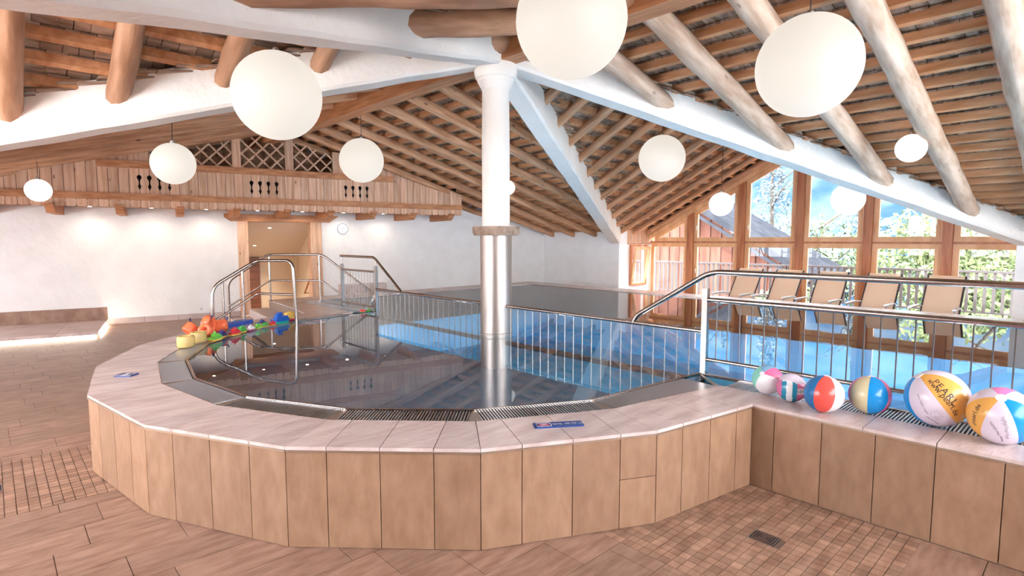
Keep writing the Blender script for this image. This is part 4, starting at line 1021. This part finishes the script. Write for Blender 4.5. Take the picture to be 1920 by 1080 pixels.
# ================================================================== TOYS
TC = dict(lime=(0.18, 0.60, 0.08), green=(0.06, 0.42, 0.07), navy=(0.015, 0.04, 0.20), blue=(0.01, 0.10, 0.48), red=(0.70, 0.03, 0.04), yellow=(0.85, 0.55, 0.10), white=(0.80, 0.76, 0.78), teal=(0.02, 0.40, 0.30), orange=(0.95, 0.16, 0.05), crimson=(0.55, 0.02, 0.10))
TM = {k_: plain('toy_' + k_, v_, 0.3) for k_, v_ in TC.items()}
ORG = plain('armband_vinyl', (0.95, 0.20, 0.08), 0.25); CLR = plain('clear_yellow_vinyl', (0.78, 0.58, 0.22), 0.2, alpha=0.9)
def boat(x, y, L, rz, hull, deck, top, label, style=0):
    t = thing('toy_boat', (x, y, H), label, 'toy boat', 'plastic toy boats on the pool rim')
    R = Matrix.Rotation(rz, 3, 'Z'); wd = L * 0.40; ht = L * 0.22
    def put(mb, nm, m, sm=False, par=None):
        mb.v = [R @ v + Vector((x, y, H)) for v in mb.v]; return mb.build(nm, m, par or t, sm, 0.6)
    out = [(-0.5, -0.36), (-0.42, -0.46), (0.05, -0.5), (0.32, -0.38), (0.5, 0), (0.32, 0.38), (0.05, 0.5), (-0.42, 0.46), (-0.5, 0.36)]
    def layer(z0, z1, s0, s1):
        mb = MB(); n = len(out); vs = [(p[0] * L * s, p[1] * wd * s, z) for s, z in ((s0, z0), (s1, z1)) for p in out]
        mb.add(vs, [tuple(range(n - 1, -1, -1)), tuple(range(n, 2 * n))] + [(i, (i + 1) % n, n + (i + 1) % n, n + i) for i in range(n)]); return mb
    put(layer(0, ht * 0.45, 0.88, 0.97), 'hull', TM[hull]); put(layer(ht * 0.45, ht, 0.97, 1.0), 'deck', TM[deck])
    c = MB()
    if style == 0:
        c.box((-L * 0.10, 0, ht * 1.4), (L * 0.34, wd * 0.55, ht * 0.85)); c.box((L * 0.2, 0, ht * 1.2), (L * 0.16, wd * 0.4, ht * 0.45))
    elif style == 1:
        c.box((-L * 0.02, 0, ht * 1.25), (L * 0.62, wd * 0.62, ht * 0.5)); c.box((-L * 0.14, 0, ht * 1.75), (L * 0.26, wd * 0.45, ht * 0.6))
    else:
        c.box((-L * 0.22, 0, ht * 1.5), (L * 0.3, wd * 0.6, ht * 1.1)); c.tube([(0, -wd * 0.25, ht * 1.0), (L * 0.03, -wd * 0.2, ht * 1.9), (L * 0.2, 0, ht * 1.9), (L * 0.26, 0, ht)], L * 0.04, 8)
    cab = put(c, 'cabin', TM[deck])
    f = MB()
    for k_ in ((-0.16, 0.0) if style != 0 else (-0.1,)): f.lathe([(L * 0.055, ht * 1.6), (L * 0.06, ht * 2.3), (L * 0.07, ht * 2.35)], (L * k_, 0, 0), 12)
    put(f, 'funnel', TM[top], True, cab)
rim = math.radians(38)
for a in ((1.86, 6.99, 0.21, rim, 'yellow', 'lime', 'lime', 'lime green toy boat nearest the yellow arm floats', 0), (1.98, 7.17, 0.18, rim + .2, 'yellow', 'navy', 'navy', 'dark blue toy boat behind the lime green one', 0),
          (2.14, 7.22, 0.19, rim - .1, 'yellow', 'red', 'red', 'bright red toy boat in front of the orange armband', 0), (2.27, 7.37, 0.17, rim + .1, 'yellow', 'green', 'green', 'green toy boat beside the bright red one', 2),
          (2.40, 7.46, 0.15, rim, 'crimson', 'white', 'white', 'white and dark red toy boat in the middle of the row', 0), (2.52, 7.54, 0.15, rim + .1, 'yellow', 'lime', 'blue', 'green toy boat with blue funnel, left of its twin', 2),
          (2.645, 7.655, 0.13, rim, 'yellow', 'green', 'navy', 'green toy boat with dark funnel beside the small red one', 1), (2.765, 7.71, 0.13, rim - .1, 'yellow', 'red', 'red', 'small red toy boat next to the big blue one', 0),
          (2.70, 7.93, 0.14, rim + .1, 'yellow', 'navy', 'navy', 'navy toy boat tucked behind the small red one', 0), (2.92, 7.83, 0.30, rim - .3, 'teal', 'blue', 'blue', 'biggest toy boat, blue on a green hull with two funnels', 1),
          (3.13, 8.02, 0.25, rim - .3, 'crimson', 'yellow', 'yellow', 'yellow toy boat on a red hull by the water post', 2)): boat(*a)
mat_t = MB(); pl_ = [(2.02, 7.83), (2.10, 7.74), (2.62, 8.06), (2.55, 8.16), (2.42, 8.13), (2.34, 8.05), (2.2, 8.0)]
tag(mat_t.prism(pl_, H, H + 0.055).build('swim_board', plain('swim_blue', (0.04, 0.10, 0.42), 0.5)), 'flat blue foam swim board lying behind the toy boats', 'swim board')
def ringtoy(nm, c, ax, rx, ry, rm_, hh, m, label, cat, valve=None, tilt=None, grp=None):
    # inflated oval ring; ax = unit axis of the hole
    t = thing(nm, (c[0], c[1], H), label, cat, grp); c = Vector(c); Z = Vector(ax).normalized(); X = Vector((0, 0, 1)).cross(Z)
    X = X.normalized() if X.length > 0.1 else Vector((math.cos(0.6), math.sin(0.6), 0)); Y = Z.cross(X)
    n, k_ = 32, 14; vs = []
    for i in range(n):
        a = 2 * PI * i / n; e = X * math.cos(a) * rx + Y * math.sin(a) * ry; o_ = (X * math.cos(a) * ry + Y * math.sin(a) * rx).normalized()
        for j in range(k_):
            b = 2 * PI * j / k_; cb, sb = math.cos(b), math.sin(b); cb = math.copysign(abs(cb) ** 0.7, cb); sb = math.copysign(abs(sb) ** 0.55, sb)
            wr = 1 + 0.03 * math.sin(7 * a)
            vs.append(c + e + o_ * cb * rm_ * wr + Z * sb * hh * wr)
    fs = [(i * k_ + j, ((i + 1) % n) * k_ + j, ((i + 1) % n) * k_ + (j + 1) % k_, i * k_ + (j + 1) % k_) for i in range(n) for j in range(k_)]
    lo = min(v.z for v in vs); vs = [v + Vector((0, 0, H - lo)) for v in vs]; cz = c.z + H - lo
    tb_ = MB().add(vs, fs).build('tube', m, t, True, 3.0)
    if valve:
        p = Vector((c.x, c.y, cz)) + X * valve[0] * rx + Y * valve[1] * ry + Z * valve[2] * hh; dd_ = (X * valve[0] + Y * valve[1] + Z * 0.6 * valve[2]).normalized()
        MB().tube([p, p + dd_ * 0.03, p + dd_ * 0.045], 0.009, 8, rr=[0.008, 0.008, 0.012]).build('valve', TM['navy'], tb_, True)
ringtoy('arm_float', (1.50, 6.77, 0.7), (0, 0, 1), 0.078, 0.055, 0.022, 0.062, CLR, 'clear yellow arm float nearest the corner of the rim', 'arm float', grp='yellow arm floats')
ringtoy('arm_float', (1.67, 6.97, 0.7), (0, 0, 1), 0.078, 0.055, 0.022, 0.062, CLR, 'clear yellow arm float behind its twin', 'arm float', grp='yellow arm floats')
ringtoy('armband', (1.70, 7.42, 0.7), (0.75, 0.2, 0.62), 0.05, 0.065, 0.02, 0.058, ORG, 'deflated looking orange armband at the left of the pile', 'armband', (0, 1, 1), grp='orange armbands')
ringtoy('armband', (1.90, 7.44, 0.7), (-0.5, 0.85, 0.12), 0.058, 0.092, 0.028, 0.05, ORG, 'tall upright orange armband with dark valve', 'armband', (0.3, 1, -1), grp='orange armbands')
ringtoy('armband', (1.81, 7.22, 0.7), (-0.45, -0.8, 0.4), 0.05, 0.055, 0.026, 0.06, ORG, 'small orange armband with pale opening behind the yellow floats', 'armband', grp='orange armbands')
ringtoy('armband', (2.06, 7.58, 0.7), (0.88, -0.35, 0.15), 0.055, 0.05, 0.026, 0.09, ORG, 'fat orange armband lying on its side next to the blue swim board', 'armband', (0, 1, 1), grp='orange armbands')
ringtoy('armband', (1.98, 7.33, 0.7), (0, 0.1, 1), 0.07, 0.05, 0.024, 0.025, TM['crimson'], 'flat dark red armband behind the dark blue boat', 'armband', grp='orange armbands')
boat(4.31, 8.10, 0.12, -0.3, 'green', 'red', 'orange', 'tiny red and green toy boat beside the guard panel, left of its twin', 0)
boat(4.43, 8.12, 0.12, 0.5, 'green', 'lime', 'red', 'tiny lime green toy boat right beside the guard panel post', 0)
# ================================================================== SIGNS AND DRAINS
blue_s = plain('sign_blue', (0.008, 0.045, 0.24), 0.22); white_s = plain('sign_white', (0.85, 0.85, 0.88), 0.3); red_s = plain('sign_red', (0.45, 0.04, 0.10), 0.3)
def rrect(w_, h_, r, n=4):
    o = []
    for cx_, cy_, a0 in ((w_ / 2 - r, h_ / 2 - r, 0), (-w_ / 2 + r, h_ / 2 - r, 90), (-w_ / 2 + r, -h_ / 2 + r, 180), (w_ / 2 - r, -h_ / 2 + r, 270)):
        for i in range(n + 1): a = math.radians(a0 + 90 * i / n); o.append((cx_ + r * math.cos(a), cy_ + r * math.sin(a)))
    return o
def flatsign(c, U, V, w_, h_, label, text, tsize, tx, emblem=True):
    c, U = Vector(c), Vector(U).normalized(); V = Vector((0, 0, 1)).cross(U)
    t = thing('depth_sign', c, label, 'sign'); up = Vector((0, 0, 1))
    MB().extrude(rrect(w_, h_, 0.012), c, U, V, 0.008).build('plate', blue_s, t)
    top = c + up * 0.0086
    if text:
        vs, fs = text_tris(text, tsize); MB().add([top + U * (v[0] + tx) + V * v[1] for v in vs], fs).build('lettering', white_s, t)
    if emblem:
        ex = -w_ / 2 + h_ * 0.72
        mb = MB(); ringframe(mb, [(ex - h_ * .52, -h_ * .36), (ex + h_ * .52, -h_ * .36), (ex + h_ * .52, h_ * .36), (ex - h_ * .52, h_ * .36)], 0.003, c + up * 0.008, U, V, 0.001); mb.build('emblem_frame', white_s, t)
        MB().extrude(rrect(h_ * .78, h_ * .42, 0.01), c + up * 0.008 + U * ex, U, V, 0.0008).build('emblem', red_s, t)
        MB().extrude(rrect(h_ * .40, h_ * .12, 0.004), c + up * 0.0085 + U * ex, U, V, 0.0008).build('emblem_mark', white_s, t)
    return t
flatsign((2.541, 2.294, H), (0.262, -0.176, 0), None, 0.315, 0.088, 'long blue water depth sign lying on the near coping', 'TIEFE: 40-70 cm', 0.034, 0.055)
s2 = flatsign((0.80, 5.69, H), (0.60, -0.62, 0), None, 0.15, 0.115, 'small square blue sign lying on the left coping', None, 0, 0, emblem=False)
c = Vector((0.80, 5.69, H + 0.0082)); U = Vector((0.60, -0.62, 0)).normalized(); V = Vector((0, 0, 1)).cross(U)
MB().extrude([(-0.02, -0.045), (0.015, -0.045), (0.018, 0.0), (0.006, 0.012), (0.02, 0.03), (-0.022, 0.03), (-0.012, 0.01)], c, U, V, 0.0008).build('pictogram', white_s, s2); MB().extrude([(-0.07, -0.052), (0.07, -0.052), (0.07, -0.046), (-0.07, -0.046)], c, U, V, 0.0008).build('line', white_s, s2); MB().extrude([(0.04, 0.02), (0.047, 0.02), (0.047, 0.05), (0.04, 0.05)], c, U, V, 0.0008).build('mark', white_s, s2)
def drain(x, y, label):
    t = thing('floor_drain', (x, y, -0.008), label, 'drain', 'square floor drains')
    MB().box((x, y, -0.006), (0.135, 0.148, 0.010)).build('pit', gutter_m, t)
    fr = MB(); ringframe(fr, [(-0.068, -0.074), (0.068, -0.074), (0.068, 0.074), (-0.068, 0.074)], 0.006, (x, y, -0.004), (1, 0, 0), (0, 1, 0), 0.005); fr.build('frame', steel_br, t)
    cv = MB(); pl = mat('drain_cover', (0.16, 0.11, 0.09), rough=0.4, metal=0.6) if 'drain_cover' not in MATS else MATS['drain_cover']
    MB().box((x, y, -0.0015), (0.11, 0.122, 0.004)).build('cover', pl, t)
    for s in (-1, 1):
        for k_, ln in ((0.046, 0.085), (0.032, 0.06), (0.018, 0.02)): MB().box((x, y + s * k_, 0.0008), (ln, 0.006, 0.001)).build('slot', gutter_m, t)
drain(3.245, 1.292, 'square floor drain in the right mosaic field'); drain(-0.095, 5.27, 'floor drain at the left edge of the picture')
# ================================================================== UNDERWATER LIGHTS, unseen, added to bring out the main pool's blue
for i, (p, d) in enumerate((((4.52, 9.3, -0.25), (1, 0, 0)), ((4.52, 7.3, -0.25), (1, 0, 0)), ((4.52, 5.1, -0.25), (1, 0, 0)), ((4.52, 3.0, -0.25), (1, 0, 0)), ((4.52, 0.8, -0.25), (1, 0, 0)), ((4.52, -1.5, -0.25), (1, 0, 0)))):
    t = thing('added_pool_light', p, 'round underwater lamp added out of sight in the main pool wall, %s one' % ['first', 'second', 'third', 'fourth', 'fifth', 'sixth'][i], 'pool light', 'added underwater pool lights')
    P0 = Vector(p); D0 = Vector(d); MB().tube([P0, P0 + D0 * 0.03], 0.11, 20).build('ring', steel, t); MB().tube([P0 + D0 * 0.03, P0 + D0 * 0.034], 0.085, 20).build('lens', white_p, t)
    l = bpy.data.lights.new('added_pool_bulb', 'POINT'); l.energy = 24; l.color = (0.9, 0.96, 1.0); l.shadow_soft_size = 0.08
    o = bpy.data.objects.new('added_pool_bulb', l); col.objects.link(o); o.parent = t; o.location = D0 * 0.4
# ================================================================== OUTSIDE
grass = mat('meadow', (0.05, 0.09, 0.02), (0.08, 0.13, 0.03), scale=0.6, rough=0.9)
gr = MB(); n = 24
for i in range(n + 1):
    for j in range(n + 1):
        X = 15 + 260 * (i / n) ** 1.6; Yc = -160 + 420 * j / n
        zz = -4.5 + 46 * (1 - math.exp(-max(0, X - 40) / 60)) + max(0, Yc - 25) * 0.16 * min(1, max(0, X - 45) / 40) + mnoise.noise(Vector((X * 0.03, Yc * 0.03, 0))) * min(8, max(0, (X - 40) * 0.15)); gr.v.append(Vector((X, Yc, zz)))
for i in range(n):
    for j in range(n): gr.f.append([i * (n + 1) + j, (i + 1) * (n + 1) + j, (i + 1) * (n + 1) + j + 1, i * (n + 1) + j + 1]); gr.m.append(0); gr.t.append(0.5)
hill_m = mat('hill_forest_hazed', (0.014, 0.031, 0.060), (0.050, 0.068, 0.088), scale=0.22, stretch=(1, 1, 0.5), spec=0.0, rough=0.95, detail=8, lo=0.38, hi=0.62)  # haze of distance is put into the bluish base colours
hl = gr.build('hillside', hill_m, smooth=True, ang=3.0); struct(hl, 'steep wooded mountainside with bluish haze in its colour')
terr = struct(MB().box2((XW + 0.12, -2, -0.3), (16.5, 14, -0.03)).build('floor_terrace', grout_l), 'outdoor terrace beyond the gable windows')
rl = thing('terrace_railing', (16.35, 6, -0.03), 'white barred railing on the terrace outside the windows', 'railing')
grey_r = plain('railing_paint', (0.07, 0.066, 0.07), 0.5, spec=0.1)
MB().box2((16.32, -2, 1.0), (16.38, 14, 1.05)).build('top_rail', grey_r, rl); MB().box2((16.33, -2, 0.08), (16.37, 14, 0.12)).build('bottom_rail', grey_r, rl)
bm_ = MB().box((0, 0, 0.46), (0.025, 0.06, 0.92)).mesh('baluster', grey_r)
for i in range(100): inst('baluster', bm_, rl, (16.35, -1.9 + i * 0.158, 0.1))
# neighbouring barn
bw = mat('barn_wood', (0.085, 0.036, 0.026), (0.13, 0.062, 0.046), scale=1.2, stretch=(1, 3, 0.5), spec=0.0, rough=0.8)
barn = thing('barn', (27, 15, -4.5), 'red brown wooden barn with pale metal roof outside the left windows', 'building')
rz_ = lambda y: 5.4 - 0.6 * abs(y - 16)
MB().extrude([(8.6, -4.5), (23.4, -4.5), (23.4, rz_(23.4)), (16, rz_(16)), (8.6, rz_(8.6))], (22.6, 0, 0), (0, 1, 0), (0, 0, 1), 3).build('wall', bw, barn)
roofm = mat('barn_roof', (0.020, 0.022, 0.027), (0.032, 0.034, 0.040), scale=2, spec=0.0, rough=0.6)
for s in (-1, 1):
    MB().beam((23.9, 16, 5.55), (23.9, 16 + s * 8.9, 5.55 - 0.6 * 8.9), 4.2, 0.18).build('roof', roofm, barn)
    for o_ in (0.0, 0.28): MB().beam((21.85 + 0.1 * o_, 16, 5.45 - o_), (21.85 + 0.1 * o_, 16 + s * 8.9, 5.45 - o_ - 0.6 * 8.9), 0.08, 0.13).build('verge_board', roofm, barn)
for i in range(30): MB().box2((22.55, 8.8 + i * 0.49, -3), (22.6, 8.83 + i * 0.49, rz_(8.8 + i * 0.49) - 0.1)).build('batten', bw, barn)
# trees
leaf_ms = [mat('leaf_%d' % i, c1, c2, scale=3, spec=0.0, rough=0.7, rnd=0.4, attr=True) for i, (c1, c2) in enumerate((((0.075, 0.105, 0.045), (0.16, 0.19, 0.09)), ((0.065, 0.095, 0.05), (0.14, 0.17, 0.10)), ((0.07, 0.09, 0.10), (0.15, 0.17, 0.17))))]
bark = mat('bark', (0.05, 0.04, 0.03), (0.08, 0.065, 0.05), scale=6, rough=0.9)
def tree(x, y, zt, rad, label, seed, lm=0, nl=2600, conifer=False, z0=-4.5):
    rs = random.Random(seed); t = thing('tree', (x, y, z0), label, 'tree', 'trees outside the windows')
    tr = MB(); tr.tube([(x, y, z0), (x + .1, y, z0 + (zt - z0) * .5), (x, y + .1, zt - rad * 0.4)], 0.2, 8, rr=[0.22, 0.15, 0.04])
    cz = zt - rad
    for k_ in range(7):
        a = rs.uniform(0, 2 * PI); b = rs.uniform(0.2, 0.9); zb = cz - rad * 0.6 + k_ * rad * 0.2
        tr.tube([(x, y, zb), (x + math.cos(a) * rad * .4, y + math.sin(a) * rad * .4, zb + rad * .3), (x + math.cos(a) * rad * .8, y + math.sin(a) * rad * .8, zb + rad * .5)], 0.05, 5, rr=[0.07, 0.04, 0.015])
    tr.build('trunk', bark, t, True)
    mb = MB()
    for _ in range(nl):
        if conifer:
            h_ = rs.random(); zz = z0 + 1 + (zt - z0 - 1) * h_; r_ = rad * (1 - h_) * (0.35 + 0.65 * rs.random()) + 0.05; a = rs.uniform(0, 2 * PI); p = Vector((x + r_ * math.cos(a), y + r_ * math.sin(a), zz - r_ * 0.3))
        else:
            d = Vector((rs.gauss(0, 1), rs.gauss(0, 1), rs.gauss(0, 1))).normalized(); lump = 0.75 + 0.35 * mnoise.noise(d * 2.2 + Vector((seed, 0, 0))); p = Vector((x, y, cz)) + d * rad * lump * (rs.random() ** 0.4); p.z = cz + (p.z - cz) * 0.95
        s = rs.uniform(0.09, 0.17); e1 = Vector((rs.gauss(0, 1), rs.gauss(0, 1), rs.gauss(0, 1))).normalized(); e2 = e1.orthogonal().normalized()
        mb.tone = rs.random(); mb.add([p - e1 * s, p + e2 * s * .5, p + e1 * s, p - e2 * s * .5], [(0, 1, 2, 3)])
    mb.build('foliage', leaf_ms[lm], t, kind='stuff')
tree(25.0, 4.3, 4.1, 3.2, 'light green broadleaf tree behind the fourth and fifth window', 1, 0, 4200)
tree(23.5, 2.2, 3.2, 3.3, 'light green broadleaf tree at the right end of the windows', 2, 0, 3800)
tree(29.0, 9.6, 3.6, 3.3, 'round bushy tree behind the third and fourth window', 3, 1, 3200)
tree(32.0, 1.5, 5.0, 4.2, 'tall broadleaf tree further back on the right', 4, 1, 3200)
tree(38.0, 15.5, 9.0, 3.2, 'pale pointed conifer behind the third window', 5, 2, 3000, True)
tree(44.0, 12.0, 8.5, 3.0, 'pale pointed conifer behind the fourth window', 6, 2, 2600, True)
tree(27.0, -0.5, 3.0, 3.2, 'broadleaf tree seen low at the far right', 7, 0, 2600)
tree(42.0, 20.5, 8.0, 3.0, 'pale conifer above the barn roof', 8, 2, 2200, True)
tree(19.6, 7.2, 0.6, 1.5, 'low hedge like bush beyond the terrace railing', 9, 1, 2200)
